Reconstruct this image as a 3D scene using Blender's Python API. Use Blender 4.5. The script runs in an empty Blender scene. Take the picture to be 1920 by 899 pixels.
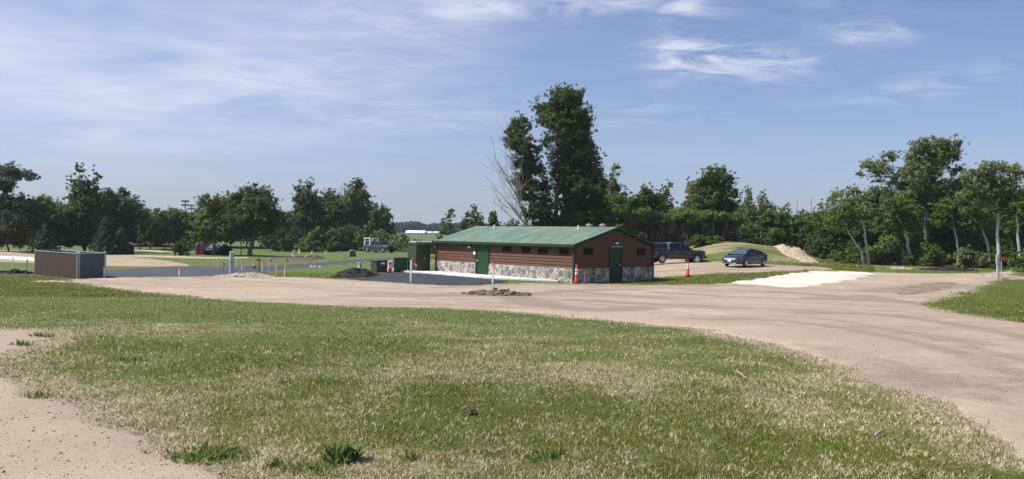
import bpy, bmesh, math, random
import numpy as np
from mathutils import Vector, Matrix
from mathutils.geometry import delaunay_2d_cdt
C = bpy.context.scene
COL = C.collection
rng = np.random.default_rng(7)
random.seed(7)
PI = math.pi
# ------------------------------------------------------------------ camera model (source pixels 1920x899)
F, CX, CY, HC, ROLL = 1443.0, 960.0, 442.0, 2.77, 0.018
cr, sr = math.cos(ROLL), math.sin(ROLL)
def ray(px, py):
    du, dv = px-CX, py-CY
    return (cr*du+sr*dv)/F, -(-sr*du+cr*dv)/F          # X/Y , (Z-H)/Y
def sstep(a, b, x):
    t = np.clip((np.asarray(x, float)-a)/(b-a), 0, 1); return t*t*(3-2*t)
# ------------------------------------------------------------------ noise
def vnoise(x, y, seed=0):
    xi, yi = np.floor(x).astype(np.int64), np.floor(y).astype(np.int64)
    fx, fy = x-xi, y-yi
    fx = fx*fx*(3-2*fx); fy = fy*fy*(3-2*fy)
    def h(a, b):
        n = (a*374761393+b*668265263+seed*974711) & 0x7fffffff
        n = ((n ^ (n >> 13))*1274126177) & 0x7fffffff
        return ((n ^ (n >> 16)) & 0xffff)/65535.0
    return (h(xi, yi)*(1-fx)+h(xi+1, yi)*fx)*(1-fy)+(h(xi, yi+1)*(1-fx)+h(xi+1, yi+1)*fx)*fy
def fbm(x, y, seed=0, o=4):
    x = np.asarray(x, float); y = np.asarray(y, float)
    s = 0; a = .5; t = 0
    for i in range(o):
        s = s+a*vnoise(x, y, seed+i*17); t += a; x = x*2.03+5.1; y = y*2.03+1.7; a *= .5
    return s/t
# ------------------------------------------------------------------ terrain
BANK = [(12.2, 14), (13.2, 20), (14.6, 26), (16.4, 30), (20.5, 34.5), (25.5, 40.5), (30, 45.5), (36, 50)]
bx_, by_ = np.array([p[0] for p in BANK]), np.array([p[1] for p in BANK])
def terrain(x, y):
    x = np.asarray(x, float); y = np.asarray(y, float)
    g = np.interp(y, [8, 12, 18, 24, 30, 36, 42], [1.17, 1.06, .83, .58, .34, .13, 0])
    zl = np.interp(y, [36, 46, 60, 120, 200, 600, 1500], [0, -.2, -.4, -1, -1, 2, 6])
    zr = np.interp(y, [36, 44, 52, 65, 100, 200, 600, 1500], [0, .03, .15, .55, .7, 1, 3, 8])
    zc = np.interp(y, [58, 120, 200, 600, 1500], [0, -.3, -.3, 2, 6])
    k = np.maximum(1, y/60)
    s1 = sstep(-17*k, -8.5*k, x); s2 = sstep(8, 15*k, x)
    z = g+zl*(1-s1)+zc*s1*(1-s2)+zr*s2
    # mound behind the parked cars
    mx, my = 22.6, 79.5
    r = np.sqrt(((x-mx)/np.where(x < mx, 8.5, 12.0))**2+((y-my)/np.where(y < my, 12, 16))**2)
    z = z+2.1*(1-sstep(0, 1, r))*(.76+.42*fbm(x*.33, y*.30, 88, 4))
    # bank on the right
    e = x-np.interp(y, by_, bx_)
    z = z+(sstep(0, 14, e)*1.0)*sstep(8, 18, y)*(1-sstep(44, 62, y))
    return z
def gp(px, py):
    a, b = ray(px, py)
    t = 3.0; prev = t
    while t < 3000:
        if HC+b*t < float(terrain(a*t, t)): break
        prev = t; t *= 1.01
    lo, hi = prev, t
    for _ in range(25):
        m = (lo+hi)/2
        if HC+b*m < float(terrain(a*m, m)): hi = m
        else: lo = m
    return a*hi, hi
def at(px, d):                      # ground point under the column px at depth d
    x = ray(px, 470)[0]*d
    return x, d, float(terrain(x, d))
def wp(px, py, d):                  # world point of a pixel at depth d
    a, b = ray(px, py)
    return np.array([a*d, d, HC+b*d])
# ------------------------------------------------------------------ nodes / materials
class NT:
    def __init__(s, tree): s.t = tree; s.n = tree.nodes; s.l = tree.links
    def new(s, typ, ins=None, **kw):
        n = s.n.new(typ)
        for k, v in kw.items(): setattr(n, k, v)
        for k, v in (ins or {}).items(): s.set(n.inputs[k], v)
        return n
    def set(s, sock, v):
        if isinstance(v, bpy.types.NodeSocket): s.l.new(v, sock)
        else: sock.default_value = v
    def m(s, op, a, b=0.0, c=None, clamp=False):
        n = s.n.new('ShaderNodeMath'); n.operation = op; n.use_clamp = clamp
        s.set(n.inputs[0], a); s.set(n.inputs[1], b)
        if c is not None: s.set(n.inputs[2], c)
        return n.outputs[0]
    def mix(s, f, a, b, mode='MIX'):
        n = s.n.new('ShaderNodeMix'); n.data_type = 'RGBA'; n.blend_type = mode
        s.set(n.inputs[0], f); s.set(n.inputs[6], a); s.set(n.inputs[7], b); return n.outputs[2]
    def noise(s, vec, scale, detail=4, rough=.55):
        n = s.new('ShaderNodeTexNoise', {'Scale': scale, 'Detail': detail, 'Roughness': rough})
        if vec is not None: s.l.new(vec, n.inputs['Vector'])
        return n.outputs['Fac']
    def ramp(s, f, lo, hi):
        n = s.n.new('ShaderNodeMapRange'); n.clamp = True
        s.set(n.inputs[0], f); n.inputs[1].default_value = lo; n.inputs[2].default_value = hi
        return n.outputs[0]
    def pos(s, scale=(1, 1, 1), obj=False):
        v = s.new('ShaderNodeTexCoord').outputs['Object'] if obj else s.new('ShaderNodeNewGeometry').outputs['Position']
        mp = s.n.new('ShaderNodeMapping'); mp.inputs['Scale'].default_value = scale; s.l.new(v, mp.inputs[0]); return mp.outputs[0]
def rgb(*c): return (c[0], c[1], c[2], 1)
def base_mat(name):
    m = bpy.data.materials.new(name); m.use_nodes = True
    nt = NT(m.node_tree); p = nt.n['Principled BSDF']
    return m, nt, p
def simple(name, col, rough=.6, metal=0, var=.15, scale=6, bump=0, coat=0, spec=.5):
    m, nt, p = base_mat(name)
    v = nt.pos(obj=True)
    f = nt.noise(v, scale, 5)
    c = nt.mix(f, rgb(*[k*(1-var) for k in col]), rgb(*[min(1, k*(1+var)) for k in col]))
    nt.set(p.inputs['Base Color'], c)
    p.inputs['Roughness'].default_value = rough; p.inputs['Metallic'].default_value = metal
    p.inputs['Specular IOR Level'].default_value = spec
    if coat: p.inputs['Coat Weight'].default_value = coat; p.inputs['Coat Roughness'].default_value = .06
    if bump:
        b = nt.new('ShaderNodeBump', {'Height': f, 'Strength': bump, 'Distance': .03}); nt.l.new(b.outputs[0], p.inputs['Normal'])
    return m
def leaf_mat(name, dark, light, trans=.38):
    m, nt, p = base_mat(name)
    at_ = nt.new('ShaderNodeAttribute', attribute_name='tint').outputs['Fac']
    big = nt.ramp(nt.noise(nt.pos(), .45, 2), .3, .7)
    c = nt.mix(nt.m('MULTIPLY_ADD', at_, .6, nt.m('MULTIPLY', big, .4)), rgb(*dark), rgb(*light))
    nt.set(p.inputs['Base Color'], c); p.inputs['Roughness'].default_value = .6
    p.inputs['Specular IOR Level'].default_value = .2
    tr = nt.new('ShaderNodeBsdfTranslucent'); nt.set(tr.inputs['Color'], c)
    mx = nt.new('ShaderNodeMixShader'); mx.inputs[0].default_value = trans
    nt.l.new(p.outputs[0], mx.inputs[1]); nt.l.new(tr.outputs[0], mx.inputs[2])
    nt.l.new(mx.outputs[0], nt.n['Material Output'].inputs['Surface'])
    return m
def gravel_mat(name, a, b, dark, bump=.5, fine=60, streak=(.12, .5), dirt=.5, spk=.55):
    m, nt, p = base_mat(name)
    v = nt.pos()
    f1 = nt.noise(v, fine, 4, .7); f2 = nt.noise(v, .6, 5, .6)
    f3 = nt.noise(nt.pos((streak[0], streak[1], 1)), 1.0, 7, .68)
    f4 = nt.noise(v, 9, 5, .75)
    c = nt.mix(nt.ramp(f2, .43, .57), rgb(*a), rgb(*b))
    f5 = nt.noise(v, .17, 5, .65)
    c = nt.mix(nt.m('MULTIPLY', nt.ramp(f5, .45, .56), .6), c, rgb(*[k*.72 for k in a]))
    c = nt.mix(nt.m('MULTIPLY', nt.ramp(f3, .50, .58), dirt), c, rgb(*dark))
    c = nt.mix(nt.m('MULTIPLY', nt.ramp(f4, .52, .66), spk), c, rgb(*[k*.62 for k in a]))
    c = nt.mix(nt.m('MULTIPLY', nt.ramp(f4, .46, .34), .4), c, rgb(*[min(1, k*1.35) for k in a]))
    da = nt.new('ShaderNodeAttribute', attribute_name='dirt').outputs['Fac']
    dk = nt.ramp(nt.m('ADD', da, nt.m('MULTIPLY', nt.m('SUBTRACT', nt.noise(v, 2.5, 6, .75), .5), nt.m('MINIMUM', nt.m('MULTIPLY', da, 4.0), 1.1))), .10, .42)
    c = nt.mix(nt.m('MULTIPLY', dk, .85), c, nt.mix(nt.ramp(f4, .4, .6), rgb(.072, .053, .039), rgb(.165, .125, .088)))
    c = nt.mix(nt.ramp(f1, .3, .7), nt.mix(.5, c, rgb(*[k*.45 for k in a])), nt.mix(.35, c, rgb(*[min(1, k*1.6) for k in b])))
    nt.set(p.inputs['Base Color'], c); p.inputs['Roughness'].default_value = .95; p.inputs['Specular IOR Level'].default_value = .2
    h = nt.m('ADD', nt.m('MULTIPLY', f1, .6), nt.m('MULTIPLY', nt.noise(v, 5, 6, .7), 1.5))
    bn = nt.new('ShaderNodeBump', {'Height': h, 'Strength': bump, 'Distance': .04}); nt.l.new(bn.outputs[0], p.inputs['Normal'])
    return m
def lawn_mat():
    m, nt, p = base_mat('lawn')
    v = nt.pos()
    pa = nt.new('ShaderNodeAttribute', attribute_name='patch').outputs['Fac']
    fine = nt.noise(v, 22, 5, .75); mid = nt.noise(v, 2.2, 5, .7); big = nt.noise(v, .09, 4, .6)
    g = nt.mix(nt.ramp(mid, .3, .7), rgb(.070, .092, .018), rgb(.120, .142, .034))
    g = nt.mix(nt.ramp(big, .35, .7), g, rgb(.095, .122, .040))
    s = nt.mix(nt.ramp(nt.noise(v, 40, 3), .3, .7), rgb(.19, .155, .085), rgb(.36, .31, .19))
    k = nt.m('ADD', nt.m('MULTIPLY', pa, 1.0), nt.m('MULTIPLY', nt.m('SUBTRACT', fine, .5), 1.5))
    k = nt.ramp(nt.m('ADD', k, nt.m('MULTIPLY', nt.m('SUBTRACT', mid, .5), .6)), .35, .75)
    c = nt.mix(k, g, s)
    so_ = nt.new('ShaderNodeAttribute', attribute_name='soil').outputs['Fac']
    sk = nt.ramp(nt.m('ADD', so_, nt.m('MULTIPLY', nt.m('SUBTRACT', nt.noise(v, 4.5, 6, .75), .5), 1.6)), .45, .75)
    c = nt.mix(nt.m('MULTIPLY', sk, nt.m('MINIMUM', nt.m('MULTIPLY', so_, 4.0), 1.0)), c, nt.mix(fine, rgb(.22, .165, .115), rgb(.40, .315, .23)))
    nt.set(p.inputs['Base Color'], c); p.inputs['Roughness'].default_value = .9; p.inputs['Specular IOR Level'].default_value = .2
    bn = nt.new('ShaderNodeBump', {'Height': nt.m('ADD', fine, mid), 'Strength': .7, 'Distance': .05}); nt.l.new(bn.outputs[0], p.inputs['Normal'])
    return m
def stone_mat():
    m, nt, p = base_mat('fieldstone_panel')
    v = nt.pos((1, 1, 1.0), obj=True)
    wob = nt.new('ShaderNodeTexNoise', {'Scale': 3.0, 'Detail': 2}); nt.l.new(v, wob.inputs['Vector'])
    vv = nt.new('ShaderNodeVectorMath', operation='MULTIPLY_ADD'); nt.l.new(wob.outputs['Color'], vv.inputs[0]); vv.inputs[1].default_value = (.18, .18, .18); nt.l.new(v, vv.inputs[2])
    e = nt.new('ShaderNodeTexVoronoi', {'Scale': 2.4, 'Randomness': .95}, feature='DISTANCE_TO_EDGE'); nt.l.new(vv.outputs[0], e.inputs['Vector'])
    cc = nt.new('ShaderNodeTexVoronoi', {'Scale': 2.4, 'Randomness': .95}, feature='F1'); nt.l.new(vv.outputs[0], cc.inputs['Vector'])
    sep = nt.new('ShaderNodeSeparateColor'); nt.l.new(cc.outputs['Color'], sep.inputs[0])
    st = nt.mix(sep.outputs[0], rgb(.095, .088, .08), rgb(.33, .295, .25))
    st = nt.mix(nt.m('MULTIPLY', sep.outputs[1], .5), st, rgb(.20, .18, .18))
    st = nt.mix(nt.m('MULTIPLY', nt.noise(v, 25, 4), .5), st, rgb(.16, .14, .12))
    f = nt.m('MULTIPLY', nt.ramp(e.outputs['Distance'], .03, .06), nt.ramp(cc.outputs['Distance'], .70, .62))
    # vertical panel seams
    sx = nt.new('ShaderNodeSeparateXYZ'); nt.l.new(nt.pos(obj=True), sx.inputs[0])
    seam = nt.m('FRACT', nt.m('DIVIDE', nt.m('ADD', sx.outputs[1], .9), 2.44))
    sm = nt.m('LESS_THAN', seam, .016)
    c = nt.mix(f, rgb(.42, .385, .325), st); c = nt.mix(sm, c, rgb(.50, .47, .42))
    nt.set(p.inputs['Base Color'], c); p.inputs['Roughness'].default_value = .85
    bn = nt.new('ShaderNodeBump', {'Height': nt.ramp(e.outputs['Distance'], .02, .12), 'Strength': .8, 'Distance': .03}); nt.l.new(bn.outputs[0], p.inputs['Normal'])
    return m
def wood_mat(name, a, b):
    m, nt, p = base_mat(name)
    f = nt.noise(nt.pos((1.2, 1.2, 14), obj=True), 2.2, 6, .65); f2 = nt.noise(nt.pos(obj=True), .8, 3)
    c = nt.mix(nt.ramp(f, .3, .7), rgb(*a), rgb(*b)); c = nt.mix(nt.m('MULTIPLY', f2, .3), c, rgb(*[k*.6 for k in a]))
    nt.set(p.inputs['Base Color'], c); p.inputs['Roughness'].default_value = .7
    bn = nt.new('ShaderNodeBump', {'Height': f, 'Strength': .3, 'Distance': .02}); nt.l.new(bn.outputs[0], p.inputs['Normal'])
    return m
def roof_mat():
    m, nt, p = base_mat('weathered_green_roofing')
    f = nt.noise(nt.pos((.35, 1.3, .35), obj=True), 1.1, 6, .65); f2 = nt.noise(nt.pos((1, 5, 1), obj=True), 2, 5, .7); f3 = nt.noise(nt.pos(obj=True), 30, 4, .7)
    sx = nt.new('ShaderNodeSeparateXYZ'); nt.l.new(nt.pos(obj=True), sx.inputs[0])
    seam = nt.m('LESS_THAN', nt.m('FRACT', nt.m('DIVIDE', sx.outputs[1], .91)), .03)
    c = nt.mix(nt.ramp(f, .43, .57), rgb(.065, .112, .072), rgb(.135, .185, .132))
    c = nt.mix(nt.m('MULTIPLY', nt.ramp(f2, .47, .62), .7), c, rgb(.20, .255, .195))
    c = nt.mix(nt.m('MULTIPLY', f3, .35), c, rgb(.05, .12, .08))
    c = nt.mix(nt.m('MULTIPLY', seam, .55), c, rgb(.045, .10, .07))
    nt.set(p.inputs['Base Color'], c); p.inputs['Roughness'].default_value = .6
    bn = nt.new('ShaderNodeBump', {'Height': f3, 'Strength': .15, 'Distance': .02}); nt.l.new(bn.outputs[0], p.inputs['Normal'])
    return m
def slat_mat():
    m, nt, p = base_mat('brown_privacy_slats')
    sx = nt.new('ShaderNodeSeparateXYZ'); nt.l.new(nt.pos(obj=True), sx.inputs[0])
    fr = nt.m('FRACT', nt.m('MULTIPLY', nt.m('ADD', sx.outputs[0], sx.outputs[1]), 11))
    ln = nt.m('LESS_THAN', fr, .12)
    c = nt.mix(nt.noise(nt.pos((9, 9, .6), obj=True), 2, 4), rgb(.040, .020, .010), rgb(.060, .031, .016))
    c = nt.mix(ln, c, rgb(.012, .01, .009))
    nt.set(p.inputs['Base Color'], c); p.inputs['Roughness'].default_value = .6
    return m
M = {}
def mats():
    M['lawn'] = lawn_mat()
    M['gravel'] = gravel_mat('tan_gravel', (.35, .277, .204), (.41, .336, .255), (.20, .152, .112), .6, 45, dirt=.6)
    M['path'] = gravel_mat('pink_crushed_stone', (.325, .252, .185), (.375, .30, .222), (.28, .21, .155), .25, 110, dirt=.4, spk=.3)
    M['lot'] = gravel_mat('rutted_gravel', (.34, .265, .19), (.395, .315, .232), (.15, .11, .08), .7, 30, streak=(.05, .5), dirt=.95)
    M['white_pad'] = gravel_mat('pale_limestone', (.54, .505, .43), (.63, .59, .51), (.40, .335, .26), .3, 30, streak=(.1, .6), dirt=.5)
    M['sand'] = gravel_mat('light_sand', (.36, .30, .215), (.44, .375, .275), (.25, .20, .14), .9, 20, dirt=.7)
    M['soil'] = gravel_mat('dark_soil', (.10, .072, .05), (.15, .11, .08), (.06, .045, .035), 1.0, 18, dirt=.5)
    M['track'] = gravel_mat('disturbed_soil', (.19, .14, .10), (.26, .195, .14), (.10, .075, .055), 1.0, 18, dirt=.9)
    M['ridge'] = gravel_mat('clodded_brown_dirt', (.19, .14, .10), (.26, .195, .14), (.08, .06, .045), 1.0, 18, dirt=.9)
    M['blackpile'] = gravel_mat('black_millings', (.022, .02, .02), (.04, .036, .034), (.015, .014, .014), 1.0, 15)
    M['asphalt'] = gravel_mat('asphalt', (.062, .062, .075), (.075, .075, .088), (.05, .05, .06), .3, 60)
    M['fresh'] = gravel_mat('fresh_asphalt', (.040, .042, .05), (.052, .054, .062), (.035, .035, .04), .3, 60)
    M['concrete'] = gravel_mat('new_concrete', (.60, .585, .55), (.66, .645, .61), (.52, .50, .47), .15, 25)
    M['stone'] = stone_mat(); M['roof'] = roof_mat()
    M['siding'] = wood_mat('cedar_siding', (.078, .031, .013), (.138, .057, .023))
    M['green'] = simple('green_paint', (.011, .052, .018), .55, var=.12, spec=.25)
    M['green_trim'] = simple('green_trim', (.019, .043, .021), .65, var=.2, spec=.2)
    M['cab'] = simple('dark_green_steel', (.030, .045, .026), .5, var=.2, scale=2)
    M['cab2'] = simple('olive_and_lit_green_steel', (.035, .050, .028), .55, var=.2, scale=2)  # transformer box green, and the painted sunlit tone of the tall cabinet
    M['glass'] = simple('dark_glass', (.004, .0045, .005), .5, var=.2, spec=.1)
    M['frame'] = simple('dark_bronze_frame', (.012, .010, .009), .7, spec=.1)
    M['white'] = simple('white_paint', (.75, .75, .73), .5, var=.08)
    M['pvc'] = simple('white_plastic_pipe', (.8, .8, .78), .4, var=.06)
    M['lathe'] = wood_mat('pale_lath', (.55, .46, .31), (.66, .58, .42))
    M['gray'] = simple('grey_enamel', (.40, .44, .47), .5, var=.1)
    M['graydark'] = simple('dark_grey_enamel', (.10, .13, .15), .5, var=.1)
    M['galv'] = simple('galvanised_steel', (.45, .46, .47), .4, .7, var=.15)
    M['orange'] = simple('orange_plastic', (.80, .075, .025), .5, var=.12)
    M['tip'] = simple('faded_orange_marking', (.62, .20, .10), .7, var=.2)
    M['pink'] = simple('orange_ribbon', (.70, .17, .08), .6, var=.15)
    M['red'] = simple('red_plastic', (.35, .02, .02), .5)
    M['slats'] = slat_mat()
    M['mesh'] = simple('charcoal_slats', (.034, .032, .030), .7, var=.5, scale=30)
    M['barn'] = simple('barn_red', (.30, .028, .035), .7, var=.2)
    M['shingle'] = simple('grey_shingle', (.09, .10, .10), .8, var=.3)
    M['black'] = simple('black_rubber', (.012, .012, .012), .8)
    M['blackgloss'] = simple('black_gloss_paint', (.01, .01, .012), .2, coat=.5)
    M['truckpaint'] = simple('dark_plum_paint', (.024, .021, .028), .3, .2, var=.1, coat=.8)
    M['cappaint'] = simple('topper_paint', (.05, .05, .055), .3, .2, var=.1, coat=.8)
    M['sedanpaint'] = simple('slate_blue_paint', (.030, .038, .050), .28, .4, var=.08, coat=1)
    M['greypaint'] = simple('grey_blue_paint', (.05, .06, .08), .3, .3, var=.1, coat=.8)
    M['chrome'] = simple('bright_alloy', (.72, .73, .75), .22, .9, var=.05)
    M['lamp'] = simple('clear_lamp_lens', (.55, .58, .60), .1, .2, var=.1)
    M['redlamp'] = simple('red_lens', (.4, .01, .01), .2)
    M['carglass'] = simple('tinted_car_glass', (.006, .008, .010), .06, var=.1, coat=0, spec=.4)
    M['windshield'] = simple('windscreen_glass', (.06, .09, .10), .06, var=.1, coat=1)
    M['bark'] = wood_mat('grey_brown_bark', (.09, .075, .06), (.17, .145, .12))
    M['birch'] = simple('pale_bark', (.42, .41, .37), .8, var=.35, scale=3)
    M['dead'] = simple('bleached_dead_wood', (.30, .27, .23), .9, var=.2)
    M['farwall'] = simple('white_sheet_metal', (.72, .74, .76), .5, var=.04, scale=.1)
    M['leaf_dark'] = leaf_mat('dark_foliage', (.032, .050, .012), (.135, .172, .038))
    M['leaf_mid'] = leaf_mat('mid_green_foliage', (.042, .070, .014), (.195, .245, .050))
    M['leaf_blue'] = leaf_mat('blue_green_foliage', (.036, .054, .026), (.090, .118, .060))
    M['leaf_light'] = leaf_mat('fresh_green_foliage', (.046, .078, .014), (.120, .170, .034))
    M['leaf_olive'] = leaf_mat('olive_foliage', (.060, .084, .026), (.26, .30, .11))
    M['leaf_brown'] = leaf_mat('bronze_foliage', (.05, .045, .025), (.11, .09, .05))
    M['far'] = leaf_mat('far_foliage', (.025, .042, .02), (.05, .075, .035))
    M['blade'] = leaf_mat('grass_blades', (.108, .132, .016), (.270, .285, .058), .42)
    M['straw'] = leaf_mat('straw_mulch', (.24, .20, .105), (.60, .53, .34), .1)
    M['weed'] = leaf_mat('weed_leaves', (.085, .125, .025), (.20, .25, .07), .5)
    M['pebble'] = simple('pebbles', (.31, .245, .18), .9, var=.5, scale=14)
# ------------------------------------------------------------------ object helpers
def tag(o, label, cat, group=None, kind=None):
    if label: o['label'] = label
    if cat: o['category'] = cat
    if group: o['group'] = group
    if kind: o['kind'] = kind
    return o
def thing(name, label, cat, loc=(0, 0, 0), rz=0, group=None):
    o = bpy.data.objects.new(name, None); COL.objects.link(o); o.location = loc; o.rotation_euler = (0, 0, rz); o.empty_display_size = .3
    return tag(o, label, cat, group)
def link(name, me, parent=None):
    o = bpy.data.objects.new(name, me); COL.objects.link(o)
    if parent is not None: o.parent = parent
    return o
def np_mesh(name, V, Fc, mat, tint=None, smooth=False, tname='tint'):
    V = np.asarray(V, np.float32); Fc = np.asarray(Fc, np.int32); k = Fc.shape[1]
    me = bpy.data.meshes.new(name)
    me.vertices.add(len(V)); me.vertices.foreach_set('co', V.ravel())
    me.loops.add(Fc.size); me.loops.foreach_set('vertex_index', Fc.ravel())
    me.polygons.add(len(Fc)); me.polygons.foreach_set('loop_start', np.arange(0, Fc.size, k, dtype=np.int32))
    me.polygons.foreach_set('loop_total', np.full(len(Fc), k, np.int32))
    if smooth: me.polygons.foreach_set('use_smooth', np.ones(len(Fc), bool))
    me.update(calc_edges=True)
    if tint is not None:
        a = me.attributes.new(tname, 'FLOAT', 'POINT'); a.data.foreach_set('value', np.asarray(tint, np.float32))
    me.materials.append(mat)
    return me
class MB:                                           # collects simple shapes into ONE mesh
    def __init__(s): s.bm = bmesh.new()
    def box(s, c, size, rz=0, bev=0, taper=1.0):
        r = bmesh.ops.create_cube(s.bm, size=1)['verts']
        for v in r:
            t = taper if v.co.z > 0 else 1
            v.co = Vector((v.co.x*size[0]*t, v.co.y*size[1]*t, v.co.z*size[2]))
        if bev:
            es = list({e for v in r for e in v.link_edges})
            g = bmesh.ops.bevel(s.bm, geom=es, offset=bev, segments=1, affect='EDGES'); 
            r = list({v for f in g['faces'] for v in f.verts} | {v for v in r if v.is_valid})
        m = Matrix.Translation(c) @ Matrix.Rotation(rz, 4, 'Z')
        for v in r: v.co = m @ v.co
        return s
    def cyl(s, a, b, r1, r2=None, n=12, cap=True):
        a, b = Vector(a), Vector(b); d = b-a
        q = d.to_track_quat('Z', 'Y').to_matrix().to_4x4()
        g = bmesh.ops.create_cone(s.bm, segments=n, radius1=r1, radius2=r1 if r2 is None else r2, depth=d.length, cap_ends=cap)['verts']
        m = Matrix.Translation((a+b)/2) @ q
        for v in g: v.co = m @ v.co
        return s
    def poly(s, pts): s.bm.faces.new([s.bm.verts.new(p) for p in pts]); return s
    def prism(s, pts, off):                         # planar outline pushed by a vector
        A = [s.bm.verts.new(p) for p in pts]; B = [s.bm.verts.new(Vector(p)+Vector(off)) for p in pts]
        n = len(pts); s.bm.faces.new(A[::-1]); s.bm.faces.new(B)
        for i in range(n): s.bm.faces.new((A[i], A[(i+1) % n], B[(i+1) % n], B[i]))
        return s
    def ball(s, c, r, sc=(1, 1, 1)):
        g = bmesh.ops.create_icosphere(s.bm, subdivisions=2, radius=r)['verts']
        for v in g: v.co = Vector((v.co.x*sc[0], v.co.y*sc[1], v.co.z*sc[2]))+Vector(c)
        return s
    def loft(s, rings, close=True, caps=True):
        R = [[s.bm.verts.new(p) for p in r] for r in rings]; n = len(R[0])
        for i in range(len(R)-1):
            for j in range(n if close else n-1):
                s.bm.faces.new((R[i][j], R[i][(j+1) % n], R[i+1][(j+1) % n], R[i+1][j]))
        if caps: s.bm.faces.new(R[0][::-1]); s.bm.faces.new(R[-1])
        return s
    def build(s, name, mat, parent=None, smooth=False):
        bmesh.ops.recalc_face_normals(s.bm, faces=s.bm.faces)
        me = bpy.data.meshes.new(name); s.bm.to_mesh(me); s.bm.free(); me.materials.append(mat)
        if smooth: me.polygons.foreach_set('use_smooth', np.ones(len(me.polygons), bool))
        return link(name, me, parent)
def copy_tree(o, parent=None):
    c = o.copy(); COL.objects.link(c)
    if parent is not None: c.parent = parent
    for ch in list(o.children): copy_tree(ch, c)
    return c
mats()
# ------------------------------------------------------------------ ground sheet
def axis(lim, n0, step, far, growth):
    a = [0.0]
    while a[-1] < lim: a.append(a[-1]+step)
    st = step
    while a[-1] < far: st *= growth; a.append(a[-1]+st)
    return np.array(a)
xa = axis(48, 0, .5, 2600, 1.12); gx = np.concatenate([-xa[:0:-1], xa])
yf = axis(105, 0, .5, 3200, 1.10); yb = axis(6, 0, 1, 300, 1.5); gy = np.concatenate([-yb[:0:-1], yf])
GX, GY = np.meshgrid(gx, gy); GZ = terrain(GX, GY)
def patch(x, y):                                     # 1 = straw, 0 = green
    x = np.asarray(x, float); y = np.asarray(y, float)
    p = .62*fbm(x*.33+3, y*.42, 3, 4)+.38*fbm(x*1.5, y*1.7, 9, 3)
    p = (p-.40)/.26
    near = np.interp(y, [4, 8, 12, 16, 20, 30], [.32, .26, .18, .10, -.02, -.15])
    return np.clip(p*.46+near-.06, 0, 1)
pv = patch(GX, GY); pv = np.where(GY > 40, np.clip(.35*fbm(GX*.1, GY*.25, 5)-.05, 0, 1), pv)
rr = np.sqrt(((GX-22.6)/13)**2+((GY-76)/11)**2)     # mulch rows on the mound
pv = np.maximum(pv, (rr < 1.0)*np.clip(.34+2.6*(fbm(GX*.16, GY*1.3, 21, 4)-.5)+.0*(terrain(GX, GY)-1.6), 0, .7)*(GY > 64)*(GX > 10))
ny, nx = GX.shape
idx = np.arange(nx*ny).reshape(ny, nx)
Fg = np.stack([idx[:-1, :-1], idx[:-1, 1:], idx[1:, 1:], idx[1:, :-1]], -1).reshape(-1, 4)
gm = np_mesh('ground', np.stack([GX, GY, GZ], -1).reshape(-1, 3), Fg, M['lawn'], pv.ravel(), True, 'patch')
tag(link('ground', gm), 'wide lawn and field of grass and straw mulch', 'ground', kind='structure')
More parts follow.
